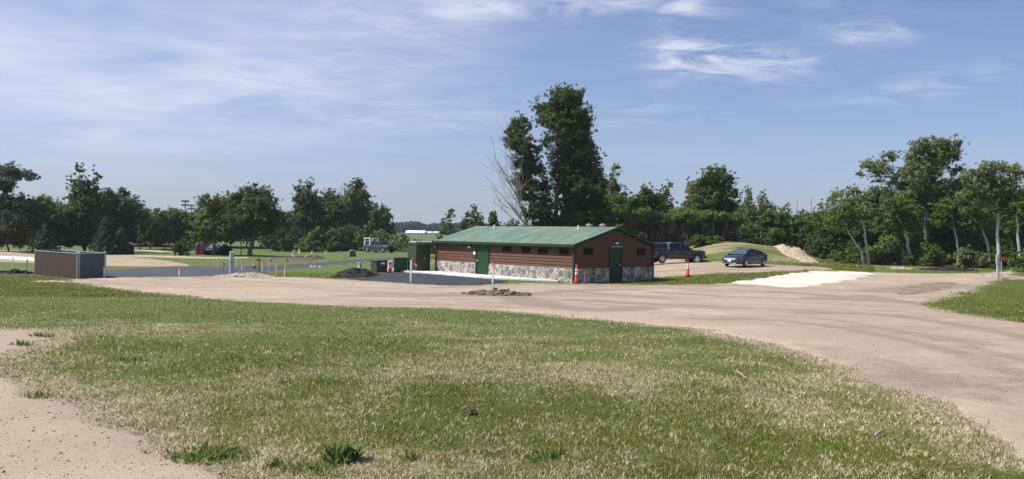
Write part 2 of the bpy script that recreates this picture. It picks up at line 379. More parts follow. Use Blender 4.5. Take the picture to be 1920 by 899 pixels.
# ------------------------------------------------------------------ draped sheets
ZONES = {}
def densify(poly, st=None):
    out = []
    n = len(poly)
    for i in range(n):
        a = np.array(poly[i]); b = np.array(poly[(i+1) % n]); L = np.linalg.norm(b-a)
        s = st or max(.25, .012*np.linalg.norm((a+b)/2))
        k = max(1, int(L/s))
        for j in range(k): out.append(a+(b-a)*j/k)
    return np.array(out)
def smooth_poly(P, it=2):
    P = np.array(P, float)
    for _ in range(it):
        Q = np.roll(P, -1, 0); P = np.stack([.75*P+.25*Q, .25*P+.75*Q], 1).reshape(-1, 2)
    return P
def sheet(name, label, cat, poly, mat, off=.02, jit=.25, smooth=2, step=None, world=False, rough=0, hfun=None, rim=.02, extra=None, attr=None, jf=1.1):
    W = np.array(poly, float) if world else np.array([gp(*p) for p in poly])
    if smooth: W = smooth_poly(W, smooth)
    W = densify(W)
    if jit:
        t = np.roll(W, -1, 0)-np.roll(W, 1, 0); t /= np.linalg.norm(t, axis=1)[:, None]+1e-9
        nrm = np.stack([t[:, 1], -t[:, 0]], 1)
        k = fbm(W[:, 0]*jf, W[:, 1]*jf, 31, 5)-.5
        W = W+nrm*(k*2*jit)[:, None]
    ZONES[name] = W
    lo, hi = W.min(0), W.max(0)
    st = step or max(.4, min(2.5, (hi-lo).max()/60))
    X, Y = np.meshgrid(np.arange(lo[0], hi[0], st), np.arange(lo[1], hi[1], st))
    I = np.stack([X.ravel(), Y.ravel()], 1)+rng.uniform(-.2, .2, (X.size, 2))*st
    I = I[pip(W, I)]
    t = np.roll(W, -2, 0)-np.roll(W, 2, 0); t /= np.linalg.norm(t, axis=1)[:, None]+1e-9; nr = np.stack([t[:, 1], -t[:, 0]], 1)
    if not pip(W, W+nr*.02).mean() > .5: nr = -nr
    far = np.maximum(1, np.linalg.norm(W, axis=1)/25)[:, None]
    J = np.concatenate([W+nr*q*far for q in (.16, .42)]); J = J[pip(W, J)]
    I = np.concatenate([I, J])
    if extra is not None: I = np.concatenate([I, extra[pip(W, extra)]])
    vs = [Vector(p) for p in W]+[Vector(p) for p in I]
    n = len(W)
    r = delaunay_2d_cdt(vs, [(i, (i+1) % n) for i in range(n)], [], 1, 1e-4)
    V = np.array([(v.x, v.y) for v in r[0]]); Z = terrain(V[:, 0], V[:, 1])+off
    if rim: Z[:n] -= off+rim
    if rough: Z = Z+rough*fbm(V[:, 0]*3, V[:, 1]*3, 77, 4)
    if hfun is not None: Z = Z+hfun(V[:, 0], V[:, 1])
    da = attr(V[:, 0], V[:, 1]) if attr is not None else None
    if da is not None: Z = Z+.05*da*np.clip(fbm(V[:, 0]*4, V[:, 1]*4, 8, 3)-.3, 0, 1)*(np.arange(len(V)) >= n)
    me = np_mesh(name, np.column_stack([V, Z]), np.array([f for f in r[2] if len(f) == 3]), mat, da, smooth=True, tname='dirt')
    o = link(name, me); tag(o, label, cat, kind='structure'); return o
def pip(poly, P):
    x, y = P[:, 0], P[:, 1]; c = np.zeros(len(P), bool); n = len(poly)
    X, Y = poly[:, 0], poly[:, 1]
    for i in range(n):
        j = (i-1) % n
        if Y[i] == Y[j]: continue
        m = ((Y[i] > y) != (Y[j] > y)) & (x < (X[j]-X[i])*(y-Y[i])/(Y[j]-Y[i])+X[i])
        c ^= m
    return c
# tyre tracks: lines of churned darker soil lying in the gravel
TRACKS = []
def track(pts, w, k=1.0):
    W = np.array([gp(*p) for p in pts])
    for _ in range(3):
        Q = [W[0]]
        for i in range(len(W)-1): Q += [.75*W[i]+.25*W[i+1], .25*W[i]+.75*W[i+1]]
        W = np.array(Q+[W[-1]])
    q = np.concatenate([[0], np.cumsum(np.linalg.norm(np.diff(W, axis=0), axis=1))]); u = np.linspace(0, q[-1], int(q[-1]/.16)+2)
    TRACKS.append((np.stack([np.interp(u, q, W[:, 0]), np.interp(u, q, W[:, 1])], 1), w, k))
for pts, w, k in (
  ([(650, 557), (780, 558), (880, 556), (960, 556), (1040, 549), (1120, 545), (1200, 544)], .45, .9), ([(690, 552), (800, 555), (880, 551)], .4, .7), ([(905, 569), (960, 571), (1010, 575), (1080, 584)], .3, .7),
  ([(960, 558), (1000, 570), (1060, 581), (1130, 585), (1200, 580)], .5, 1.0), ([(975, 566), (1030, 577), (1090, 586)], .25, .8), ([(1040, 545), (1100, 550), (1160, 556), (1240, 560)], .4, .6), ([(1090, 565), (1160, 569), (1240, 574), (1330, 576)], .45, .9),
  ([(1100, 572), (1180, 577), (1290, 580), (1400, 580)], .25, .5), ([(1230, 550), (1330, 556), (1420, 560), (1530, 563), (1640, 566)], .5, .7), ([(1300, 546), (1400, 548), (1500, 552), (1600, 560)], .4, .6),
  ([(1560, 561), (1610, 564), (1660, 566), (1715, 570)], .9, 1.0), ([(1620, 556), (1660, 563), (1700, 568)], .5, .8), ([(1440, 548), (1520, 552), (1600, 560), (1690, 566)], .5, .6), ([(1500, 590), (1640, 590), (1760, 605), (1900, 632), (2000, 655)], .3, .55),
  ([(1300, 600), (1500, 605), (1700, 640), (1900, 700), (2000, 740)], .3, .4), ([(1380, 590), (1560, 600), (1760, 640), (1950, 690)], .22, .4), ([(1660, 549), (1720, 541), (1790, 536)], 1.5, .55), ([(1040, 534), (1150, 537), (1230, 536), (1340, 537)], .5, .9), ([(1100, 540), (1250, 541), (1420, 546)], .35, .5), ([(820, 541), (930, 536), (1010, 535)], .4, .6), ([(420, 530), (600, 535), (800, 546)], .25, .35), ([(380, 545), (600, 560), (800, 568)], .2, .3)): track(pts, w, k)
TX = np.concatenate([(t+np.stack([-np.gradient(t, axis=0)[:, 1], np.gradient(t, axis=0)[:, 0]], 1)/.16*w*q)[::2] for t, w, k in TRACKS for q in (-1.2, -.6, 0, .6, 1.2)])
TX = TX+np.random.default_rng(3).normal(0, .03, TX.shape)
EDGE = np.array([gp(*q) for q in [(110, 526), (230, 543), (420, 562), (640, 574), (860, 578), (1020, 588), (1140, 602), (1290, 615), (1400, 632), (1500, 658), (1600, 695), (1700, 742), (1800, 795), (1900, 840), (2060, 900)]])
ES = np.concatenate([[0], np.cumsum(np.linalg.norm(np.diff(EDGE, axis=0), axis=1))]); eu = np.linspace(0, ES[-1], 160); EP = np.stack([np.interp(eu, ES, EDGE[:, 0]), np.interp(eu, ES, EDGE[:, 1])], 1)
def yard_dirt(x, y):
    P = np.stack([x, y], 1); out = np.zeros(len(P))
    for t, w, k in TRACKS:
        lo, hi = t.min(0)-3*w, t.max(0)+3*w; m = np.nonzero(((P > lo) & (P < hi)).all(1))[0]
        if not len(m): continue
        d = np.sqrt(((P[m][:, None]-t[None, ::3])**2).sum(2)).min(1)
        out[m] = np.maximum(out[m], k*np.clip(1.3-d/(w*1.35), 0, 1)*np.clip(.3+1.7*fbm(P[m][:, 0]*.9, P[m][:, 1]*.9, 12, 3), 0, 1))
    dd = np.sqrt(((P[:, None]-EP[None])**2).sum(2)); j = dd.argmin(1); dist = dd[np.arange(len(P)), j]; al = eu[j]
    out = np.maximum(out, .75*np.clip((fbm(dist*1.3, al*.13, 19, 4)-.50)*4, 0, 1)*.42)
    return np.clip(out+.18*np.clip((fbm(x*.22, y*.22, 23, 4)-.50)*4, 0, 1), 0, 1)
def pad_dirt(x, y): return np.clip((fbm(x*.10+y*.12, y*.5-x*.35, 37, 4)-.52)*1.6, 0, .30)
def lot_dirt(x, y): return np.clip((fbm(x*.12, y*.9, 29, 4)-.5)*3.2, 0, .8)
sheet('gravel_yard', 'tan gravel yard sweeping in front of the restroom building', 'gravel yard',
  [(110, 526), (230, 543), (420, 562), (640, 574), (860, 578), (1020, 588), (1140, 602), (1290, 615), (1400, 632), (1500, 658), (1600, 695), (1700, 742), (1800, 795), (1900, 840), (2060, 900),
   (2200, 840), (2060, 625), (1920, 606), (1830, 597), (1760, 583), (1706, 571), (1760, 560), (1800, 551), (1850, 532), (1890, 516), (1920, 506), (1900, 507), (1850, 514), (1660, 513), (1560, 507), (1530, 507), (1500, 512),
   (1420, 526), (1360, 533), (1230, 535), (1100, 533), (1010, 532), (940, 533), (850, 537), (760, 532), (640, 526), (560, 521), (480, 518), (400, 519), (300, 520), (200, 522)], M['gravel'], .03, .55, 1, step=.55, extra=TX, attr=yard_dirt, jf=1.6)
sheet('gravel_path', 'pinkish crushed stone path in the near left corner', 'path',
  [(-250, 700), (0, 692), (60, 742), (150, 762), (260, 812), (330, 850), (420, 880), (470, 915), (520, 1000), (-250, 1000)], M['path'], .02, .30, 1, jf=2.2)
sheet('bare_patch', 'small patch of bare gravelly soil at the left edge', 'bare soil', [(-160, 628), (0, 622), (60, 618), (100, 632), (60, 650), (20, 668), (-160, 690)], M['path'], .012, .3)
sheet('limestone_pad', 'bright pale crushed limestone pad on the right', 'gravel pad',
  [(1362, 533), (1420, 523), (1500, 511), (1560, 509), (1652, 512), (1630, 520), (1590, 527), (1548, 538), (1480, 541), (1430, 537)], M['white_pad'], .05, .9, 1, jf=1.3, attr=pad_dirt, step=.5)
sheet('parking_lot', 'rutted gravel lot where the truck and sedan are parked', 'parking lot',
  [(1150, 519), (1222, 521), (1290, 517), (1400, 512), (1500, 508), (1560, 507), (1560, 503), (1500, 499), (1440, 497), (1330, 493), (1260, 489), (1180, 486), (1100, 490)], M['lot'], .03, .5, 1, attr=lot_dirt, step=.6)
sheet('asphalt_road', 'grey asphalt road curving across behind the yard', 'road',
  [(-160, 509), (0, 508), (60, 508), (200, 507), (320, 500), (420, 500), (520, 498), (600, 492), (700, 485), (800, 482), (800, 486), (700, 491), (640, 496), (560, 503), (500, 512), (420, 523), (200, 526), (60, 515), (-160, 514)], M['asphalt'], .018, .08)
sheet('asphalt_pad', 'fresh black asphalt pad beside the concrete walk', 'asphalt pad',
  [(625, 523), (700, 514), (760, 512), (800, 515), (860, 519), (930, 526), (960, 529), (940, 531), (880, 537), (820, 536), (740, 531)], M['fresh'], .055, .06)
sheet('gravel_lot', 'tan gravel lot by the trees at far left', 'gravel lot',
  [(-200, 468), (60, 470), (200, 478), (300, 487), (372, 499), (330, 500), (200, 500), (60, 493), (-200, 486)], M['lot'], .06, .3)
sheet('pale_drive', 'bright pale strip of drive behind the slatted fence', 'drive', [(-150, 480), (0, 481), (70, 485), (130, 490), (130, 494), (62, 491), (0, 486), (-150, 484)], M['concrete'], .09, .05)
sheet('dirt_path', 'narrow tan path through the far lawn', 'path', [(200, 476.5), (330, 481), (420, 484), (470, 482.5), (470, 484), (420, 486), (320, 484), (200, 479.5)], M['sand'], .05, .2)
sheet('dirt_trail', 'short tan trail curving toward the far lawn on the left', 'path', [(240, 467), (300, 470), (340, 475), (336, 477), (300, 473), (240, 469.5)], M['sand'], .05, .15)
sheet('soil_strip', 'dark stripped soil across the far lawn', 'bare soil', [(488, 485), (520, 483), (570, 483.5), (600, 487), (575, 489.5), (530, 488.5)], M['soil'], .06, .3)
sheet('soil_strip', 'patch of stripped soil behind the green cabinet', 'bare soil', [(800, 490), (822, 488), (840, 490), (826, 496), (800, 497)], M['track'], .06, .2)
sheet('lot_patch', 'broad darker dirt smear on the gravel at right', 'bare soil', [(1655, 548), (1700, 536), (1760, 530), (1805, 531), (1795, 540), (1740, 552), (1690, 556)], M['track'], .035, .5)
soil = np.zeros(GX.size); gp_ = np.stack([GX.ravel(), GY.ravel()], 1); nearg = np.nonzero((np.abs(gp_[:, 0]) < 45) & (gp_[:, 1] > 2) & (gp_[:, 1] < 70))[0]
for z in ('gravel_yard', 'gravel_path', 'bare_patch', 'parking_lot'):
    B_z = ZONES[z][::2]
    for ch in np.array_split(nearg, 40):
        dmin = np.sqrt(((gp_[ch][:, None]-B_z[None])**2).sum(2)).min(1); soil[ch] = np.maximum(soil[ch], np.clip(1.1-dmin/np.clip(.9+.0*dmin, .6, 2), 0, 1))
mnd = (GZ.ravel()-np.interp(GY.ravel(), [65, 100], [.55, .7]) > .25) & (GY.ravel() > 62) & (GY.ravel() < 96) & (GX.ravel() > 12) & (GX.ravel() < 36); soil[mnd] = np.maximum(soil[mnd], .15+1.4*np.clip(fbm(GX.ravel()[mnd]*.3, GY.ravel()[mnd]*.9, 14, 4)-.42, 0, .5))
sa = gm.attributes.new('soil', 'FLOAT', 'POINT'); sa.data.foreach_set('value', soil.astype(np.float32))
# ------------------------------------------------------------------ mounds
def mound(name, label, cat, px, py, wpx, hpx, mat, dep=None, seed=0, n=60, rag=.5, sharp=1.0, clods=140, csz=1.0):
    x, d = gp(px, py); rx = wpx/2*d/F; h = hpx*d/F; ry = dep or rx*.7
    d = d+ry*.6; x = x*d/(d-ry*.6)
    q = np.linspace(-1, 1, n); A, B = np.meshgrid(q, q); r = np.sqrt(A*A+B*B)
    X = x+A*rx; Y = d+B*ry
    ff = fbm(A*3.2+seed, B*3.2, seed+2, 5); f = np.clip(1-r-(.45-ff)*rag, 0, 1)**sharp
    hh = f*(.55+.9*fbm(A*6+seed, B*6, seed+8, 4)); hh = np.minimum(hh/np.percentile(hh, 99.3), 1.05)**.85
    Z = terrain(X, Y)-.04+h*hh+.03*(f > 0)
    id_ = np.arange(n*n).reshape(n, n); Fq = np.stack([id_[:-1, :-1], id_[:-1, 1:], id_[1:, 1:], id_[1:, :-1]], -1).reshape(-1, 4)
    ok = (f.ravel()[Fq] > 0).any(1); V = np.stack([X, Y, Z], -1).reshape(-1, 3); Fq = Fq[ok]
    if clods:
        w_ = np.nonzero(f.ravel() > .02)[0]; pick = rng.choice(w_, clods); c = V[pick]+rng.normal(0, 1, (clods, 3))*[rx*.03, ry*.03, .01]; rr_ = min(csz*(.02+.06*h), rx*.14)*rng.lognormal(0, .55, clods)
        cube = np.array([(-1, -1, -1), (1, -1, -1), (1, 1, -1), (-1, 1, -1), (-1, -1, 1), (1, -1, 1), (1, 1, 1), (-1, 1, 1)])*.7
        Vc = c[:, None]+(cube[None]+rng.normal(0, .35, (clods, 8, 3)))*rr_[:, None, None]*[1.2, 1, .8]
        fc = np.array([(0, 3, 2, 1), (4, 5, 6, 7), (0, 1, 5, 4), (1, 2, 6, 5), (2, 3, 7, 6), (3, 0, 4, 7)]); o = len(V)
        Fq = np.concatenate([Fq, (np.arange(clods)[:, None, None]*8+o+fc[None]).reshape(-1, 4)]); V = np.concatenate([V, Vc.reshape(-1, 3)])
    return tag(link(name, np_mesh(name, V, Fq, mat)), label, cat)
mound('millings_pile', 'low black heap of asphalt millings on the grass edge', 'pile', 668, 521, 92, 16, M['blackpile'], 2.0, 1, csz=.6, clods=220)
mound('sand_pile', 'pale sandy ridge at the foot of the grey pedestal', 'pile', 460, 520, 110, 8, M['gravel'], 1.2, 2, rag=.9, clods=120, csz=.7)
mound('dirt_ridge', 'ridge of brown dirt clods left in the middle of the yard', 'pile', 930, 556, 130, 11, M['ridge'], 1.0, 3, rag=1.6, clods=520, csz=.75)
mound('soil_heap', 'small dark soil heap on the far lawn', 'pile', 593, 486.5, 28, 6, M['soil'], 2.5, 4)
mound('sand_heap', 'pale sand heap beyond the mound at right', 'pile', 1490, 485, 56, 14, M['sand'], 4, 5, rag=.6, clods=30, csz=.5)
mound('edging_berm', 'black lumpy edging berm along the road at far left', 'berm', 30, 514, 110, 7, M['blackpile'], .6, 6, rag=1.2)
mound('gravel_berm', 'pale gravel berm at the foot of the right pedestal', 'pile', 1885, 523, 90, 5, M['gravel'], 2.0, 7, rag=.9)
mound('rubble_heap', 'low gravelly spill at the foot of the slatted enclosure', 'pile', 100, 530, 80, 4, M['gravel'], .7, 8, rag=1.1, clods=60, csz=.6)
mound('fill_heap', 'dark covered heap before the right woods', 'pile', 1778, 508, 110, 6, M['blackpile'], 1.5, 9, rag=.6)
mound('fill_heap', 'tan spoil heap left of the dark covered heap', 'pile', 1690, 505, 46, 4, M['sand'], 1.2, 10, rag=.6)
for i, (px, py, w_) in enumerate([(1365, 829, 20), (885, 780, 34)]):
    mound('dirt_clod', ['dark clod of soil on the straw, lower right of the lawn', 'flat broken clod of soil in the middle of the lawn'][i], 'clod', px, py, w_, 10-4*i, M['soil'], .07, 20+i, n=24, rag=1.1, clods=30)
# ------------------------------------------------------------------ restroom building (local x = gable direction, local y = along the long wall)
TH = .826; A_ = np.array([-math.cos(TH), math.sin(TH)]); B_ = np.array([math.sin(TH), math.cos(TH)]); C0 = np.array([3.719, 45.677])
BL, BW, ZE, ZR, ZS = 13.42, 7.53, 2.24, 3.36, .87
def on_long(px, py):
    a, b = ray(px, py)      # point (a t, t) with (p-C0).B = 0
    t = C0.dot(B_)/(a*B_[0]+B_[1]); p = np.array([a*t, t]); return (p-C0).dot(A_), HC+b*t
def on_gable(px, py):
    a, b = ray(px, py); t = C0.dot(A_)/(a*A_[0]+A_[1]); p = np.array([a*t, t]); return (p-C0).dot(B_), HC+b*t
bld = thing('restroom_building', 'long low building with brown wood siding, stone base and green gable roof', 'building', (C0[0], C0[1], 0), math.atan2(B_[1], B_[0]))
OV, OE = .30, .22
# stone base, with the door openings left out
ld0, ld1 = on_long(917, 490)[0], on_long(894, 490)[0]
gd0, gd1 = on_gable(1142, 490)[0], on_gable(1164, 490)[0]
b = MB()
for y0, y1 in ((.0, ld0-.05), (ld1+.05, BL)): b.box((-.0, (y0+y1)/2, ZS/2-.15), (.16, y1-y0, ZS+.3))
for x0, x1 in ((.081, gd0-.05), (gd1+.05, BW)): b.box(((x0+x1)/2, .0, ZS/2-.15), (x1-x0, .16, ZS+.3))
b.box((BW, BL/2, ZS/2-.15), (.16, BL-.2, ZS+.3)); b.box((BW/2, BL, ZS/2-.15), (BW-.2, .16, ZS+.3))
b.build('stone_base', M['stone'], bld)
# siding boards, each a real lap
b = MB(); slope = (ZR-ZE)/(BW/2+OV)
def wall_top(x): return ZE+slope*(min(x, BW-x)+OV)-.09
def lap(a0, a1, z, h, axis, side):
    o0, o1 = -.045, -.012                # bottom edge stands proud
    if axis == 'L':
        pts = [(o0, a0, z), (o1, a0, z+h), (.05, a0, z+h), (.05, a0, z)]; b.prism(pts, (0, a1-a0, 0))
    else:
        pts = [(a0, o0, z), (a0, o1, z+h), (a0, .05, z+h), (a0, .05, z)]; b.prism(pts, (a1-a0, 0, 0))
H_ = .19; z = ZS
while z < ZE+.12:
    h = min(H_, ZE+.12-z)
    lap(0.0, ld0-.06, z, h-.004, 'L', 0); lap(ld1+.06, BL, z, h-.004, 'L', 0); z += H_
lap(ld0-.06, ld1+.06, 2.20, .16, 'L', 0)
z = ZS
while z < ZR-.1:
    ins = max(0, (z+H_*.5-wall_top(0))/slope) if z+H_*.5 > wall_top(0) else 0
    x0, x1 = .05+ins, BW-ins
    if x1-x0 < .2: break
    if z+H_ <= 2.19: lap(x0, gd0-.06, z, H_-.004, 'G', 0); lap(gd1+.06, x1, z, H_-.004, 'G', 0)
    else: lap(x0, x1, z, H_-.004, 'G', 0)
    z += H_
b.box((BW, BL/2, 1.6), (.1, BL, 1.5)); b.box((BW/2, BL, 1.7), (BW, .1, 1.7))
b.build('siding', M['siding'], bld)
# roof: two slopes with thickness
b = MB()
for s in (0, 1):
    xe = -OV if s == 0 else BW+OV
    b.prism([(xe, -OE, ZE), (BW/2, -OE, ZR), (BW/2, -OE, ZR+.07), (xe, -OE, ZE+.07)], (0, BL+2*OE, 0))
rf = b.build('roof', M['roof'], bld)
b = MB()
b.box((-OV-.012, BL/2, ZE-.02), (.03, BL+2*OE, .17)); b.box((BW+OV+.012, BL/2, ZE-.02), (.03, BL+2*OE, .17))
for yy in (-OE-.015, BL+OE+.015):
    for s in (0, 1):
        xe = -OV-.02 if s == 0 else BW+OV+.02
        b.prism([(xe, yy-.015, ZE-.11), (BW/2, yy-.015, ZR-.10), (BW/2, yy-.015, ZR+.085), (xe, yy-.015, ZE+.075)], (0, .03, 0))
b.build('fascia', M['green_trim'], rf)
b = MB()
b.box((-OV/2, BL/2, ZE-.045), (OV-.05, BL+.3, .02))
b.build('soffit', M['frame'], rf)
for x, y in ((-.055, -.055), (-.055, BL+.01), (BW+.01, -.055)):
    MB().box((x+.03, y+.03, 1.07), (.15, .15, 2.3)).build('corner_trim', M['green_trim'], bld)
def door(axis, a0, a1, hinge):
    b = MB(); w = a1-a0; mid = (a0+a1)/2
    def bx(a, off, z, sa, so, sz, bb): bb.box((off, a, z) if axis == 'L' else (a, off, z), (so, sa, sz) if axis == 'L' else (sa, so, sz))
    bx(mid, -.03, 1.07, w-.1, .05, 2.08, b)
    dr = b.build('door', M['green'], bld)
    f = MB()
    for a in (a0, a1): bx(a, -.035, 1.09, .09, .12, 2.18, f)
    bx(mid, -.035, 2.15, w-.1, .12, .06, f)
    f.build('door_frame', M['green'], dr)
    c = MB(); bx(mid, -.11, 2.19, w*1.0, .10, .045, c); c.build('drip_cap', M['gray'], dr)
    k = MB(); hk = a1-.17 if hinge == 'lo' else a0+.17
    p = Vector((-.10, hk, 1.02)) if axis == 'L' else Vector((hk, -.10, 1.02))
    k.ball(p, .055); bx(hk, -.062, 1.02, .09, .02, .13, k); k.build('handle', M['galv'], dr)
    v = MB(); bx(mid, -.062, .45, w-.42, .02, .45, v); v.build('vent_louvre', M['green'], dr)
door('L', ld0, ld1, 'lo'); door('G', gd0, gd1, 'lo')
def window(axis, p0, p1):
    (a0, z0), (a1, z1) = p0, p1; a0, a1 = sorted((a0, a1)); z0, z1 = sorted((z0, z1)); mid = (a0+a1)/2; zm = (z0+z1)/2; w, h = a1-a0, z1-z0
    def bx(a, off, z, sa, so, sz, bb): bb.box((off, a, z) if axis == 'L' else (a, off, z), (so, sa, sz) if axis == 'L' else (sa, so, sz))
    f = MB()
    for s in (-1, 1): bx(mid+s*(w/2-.03), -.06, zm, .07, .05, h, f); bx(mid, -.06, zm+s*(h/2-.03), w-.14, .05, .07, f)
    fr = f.build('window', M['frame'], bld)
    g = MB(); bx(mid, -.055, zm, w-.1, .02, h-.1, g); g.build('pane', M['glass'], fr)
for x0, x1, y0, y1 in ((944, 957.8, 461.8, 472), (979.5, 994.5, 464, 473.6), (1010.5, 1026.5, 465.5, 475.5), (1050.5, 1066.5, 466, 477)):
    window('L', on_long(x0, y0), on_long(x1, y1))
for x0, x1, y0, y1 in ((1094, 1109.5, 465, 478), (1194, 1208, 466, 478.5)):
    window('G', on_gable(x0, y0), on_gable(x1, y1))
def wall_lamp(axis, p):
    a, z = p
    b = MB(); b.box((-.10, a, z) if axis == 'L' else (a, -.10, z), (.14, .22, .15) if axis == 'L' else (.26, .14, .16), bev=.02)
    l = b.build('wall_lamp', M['lamp'], bld)
    h = MB(); h.box((-.09, a, z+.11) if axis == 'L' else (a, -.09, z+.11), (.18, .26, .05) if axis == 'L' else (.3, .18, .05)); h.build('lamp_hood', M['frame'], l)
wall_lamp('L', on_long(882, 463.5)); wall_lamp('G', on_gable(1154, 456))
a, z = on_long(891, 475)
s = MB().box((-.06, a, z), (.03, .34, .34)).build('door_plaque', M['frame'], bld)
MB().cyl((-.078, a, z), (-.09, a, z), .12, n=20).build('plaque_emblem', M['white'], s)
# roof vents, on the roof plane from their pixels
def on_roof(px, py):
    a, b_ = ray(px, py)
    for t in np.arange(40, 75, .02):
        q = np.array([a*t, t])-C0; x, y = q.dot(B_), q.dot(A_); zz = HC+b_*t
        if zz <= ZE+.07+slope*(x+OV) and x < BW/2+.1: return x, y
    return BW/2, q.dot(A_)
for px, py in ((927, 428.5), (1084.5, 430.5)):
    x, y = on_roof(px, py); z0 = ZE+slope*(x+OV)
    MB().cyl((x, y, z0), (x, y, z0+.33), .06, n=14).build('vent_pipe', M['pvc'], rf)
for px in (947, 1076.5, 1102.5):
    x, y = BW/2+.45, on_roof(px, 431)[1]-.2; z0 = ZR-.05
    v = MB(); v.cyl((x, y, z0-.12), (x, y, z0+.2), .13, n=16)
    v = v.build('vent_cap', M['galv'], rf)
    MB().cyl((x, y, z0+.19), (x, y, z0+.24), .23, .23, n=18).cyl((x, y, z0+.24), (x, y, z0+.34), .23, .04, n=18).build('vent_hood', M['galv'], v)
# concrete walk in front of the long wall (a slab)
def loc(x, y, z=0): p = C0+B_*x+A_*y; return (p[0], p[1], z)
b = MB(); pts = [loc(-.085, 1.1, .02), loc(-.4, .9, .02), loc(-2.3, 6.2, .02), loc(-2.1, 17.8, .02), loc(-.6, 18.4, .02), loc(-.085, 14.0, .02)]
b.prism(pts, (0, 0, .10)); tag(b.build('concrete_walk', M['concrete']), 'bright new concrete walk along the long wall', 'walk', kind='structure')
# ------------------------------------------------------------------ electrical cabinets
def face_box(name, label, cat, pxl, pxc, pxr, pyt, pyb, d, mats_, parts=None, dep=None):
    """a cabinet whose near vertical edge is at pxc, left face to pxl, right face to pxr"""
    x, _, z = at(pxc, d); g = (pyb-pyt)*d/F
    wl = (pxc-pxl)*d/F/math.cos(PI/4)*1.0; wr = (pxr-pxc)*d/F/math.cos(PI/4)
    return x, z, g, wl, wr
CABROT = PI/4
def cabinet(name, label, cat, pxl, pxc, pxr, pyt, pyb, mat, left=None, rot=CABROT, d=None, legend=False):
    d = d or gp(pxc, pyb)[1]; p = wp(pxc, pyb, d); h = (pyb-pyt)*d/F
    wl = (pxc-pxl)*d/F/math.cos(rot); wr = (pxr-pxc)*d/F/math.cos(rot)
    r = thing(name, label, cat, (p[0], p[1], p[2]), rot)       # local x goes right-back, local y goes left-back
    MB().box((wr/2, wl/2, h/2), (wr, wl, h), bev=.02).build('body', mat, r)
    MB().box((wr/2, wl/2, h+.025), (wr+.08, wl+.08, .05), bev=.015).build('lid', mat, r)
    MB().box((wr/2, -.011, h*.5), (wr*.86, .02, h*.86)).build('door', mat, r)
    return r, wr, wl, h
r, wr, wl, h = cabinet('utility_cabinet', 'tall dark green steel cabinet left of the restroom building', 'cabinet', 761, 781, 804, 459, 511.5, M['cab'])
MB().box((-.011, wl/2, h*.5), (.02, wl*.9, h*.9)).build('lit_side_panel', M['cab2'], r)  # left face in lighter olive: sunlight put into the colour
MB().cyl((wr*.55, -.02, h*.5), (wr*.55, -.07, h*.5), .05, n=12).build('lock', M['gray'], r)
MB().box((-.03, wl*.42, h*.49), (.03, .08, .16)).build('latch', M['galv'], r)
r, wr, wl, h = cabinet('transformer_box', 'low dark green transformer box with a white label plate', 'electrical box', 692, 706, 723.5, 490, 511.5, M['cab2'])
MB().box((wr*.55, -.03, h*.8), (wr*.33, .012, h*.16)).build('label_plate', M['white'], r)
MB().box((wr*.97, -.03, h*.9), (.08, .012, .08)).build('warning_sticker', M['white'], r)
r, wr, wl, h = cabinet('transformer_box', 'dark green electrical box standing against the tall cabinet', 'electrical box', 737, 740, 761, 485, 511, M['cab'])
MB().box((wr*.5, -.03, h*.75), (.06, .02, .06)).build('lock', M['graydark'], r)
# small grey pedestal on the pile
r, wr, wl, h = cabinet('junction_box', 'small pale grey junction box behind the black pile', 'electrical box', 669.5, 674, 677.5, 494.5, 505, M['gray'], d=51)
# white meter on a post
x, d = gp(736, 511); p = Vector((x, d-.3, float(terrain(x, d))))
r = thing('meter_post', 'white meter box on a short post beside the green box', 'meter', p)
MB().box((0, 0, .55), (.08, .08, 1.1)).build('post', M['white'], r)
m_ = MB().box((-.14, -.03, .62), (.26, .14, .42), bev=.02).build('meter_box', M['white'], r)
MB().cyl((-.12, -.10, .64), (-.12, -.15, .64), .09, n=16).build('dial', M['graydark'], m_)
MB().box((-.14, -.02, .18), (.2, .1, .26)).build('base_box', M['black'], r)
def pole(name, label, cat, px, pyt, pyb, mat, r=.025, d=None, tip=None, flag=None, group=None, lean=0, tiph=.2):
    d = d or gp(px, pyb)[1]; p = wp(px, pyb, d); h = (pyb-pyt)*d/F; p[2] = float(terrain(p[0], p[1]))
    o = thing(name, label, cat, tuple(p), random.uniform(-.5, .5), group)
    b = MB(); r *= 1.25; b.box((0, 0, h/2-.05), (r*2, r*1.2, h+.1)); st = b.build('shaft', mat, o)
    if tip: MB().box((0, 0, h*(1-tiph/2)+.004), (r*2+.012, r*1.2+.012, h*tiph)).build('painted_tip', tip, o)
    if flag:
        f = MB(); s = flag*.62
        f.prism([(r, 0, h*.93), (r+.22*s, .03, h*.86), (r+.42*s, -.02, h*.80), (r+.40*s, .0, h*.72), (r+.2*s, .04, h*.74), (r, 0, h*.83)], (0, .012, 0)).build('ribbon', M['pink'], o)
    o.rotation_euler[1] = lean
    return o
ST = 'wooden survey stakes around the site'
L, W_ = M['lathe'], M['white']; OR, PK = M['tip'], M['tip']
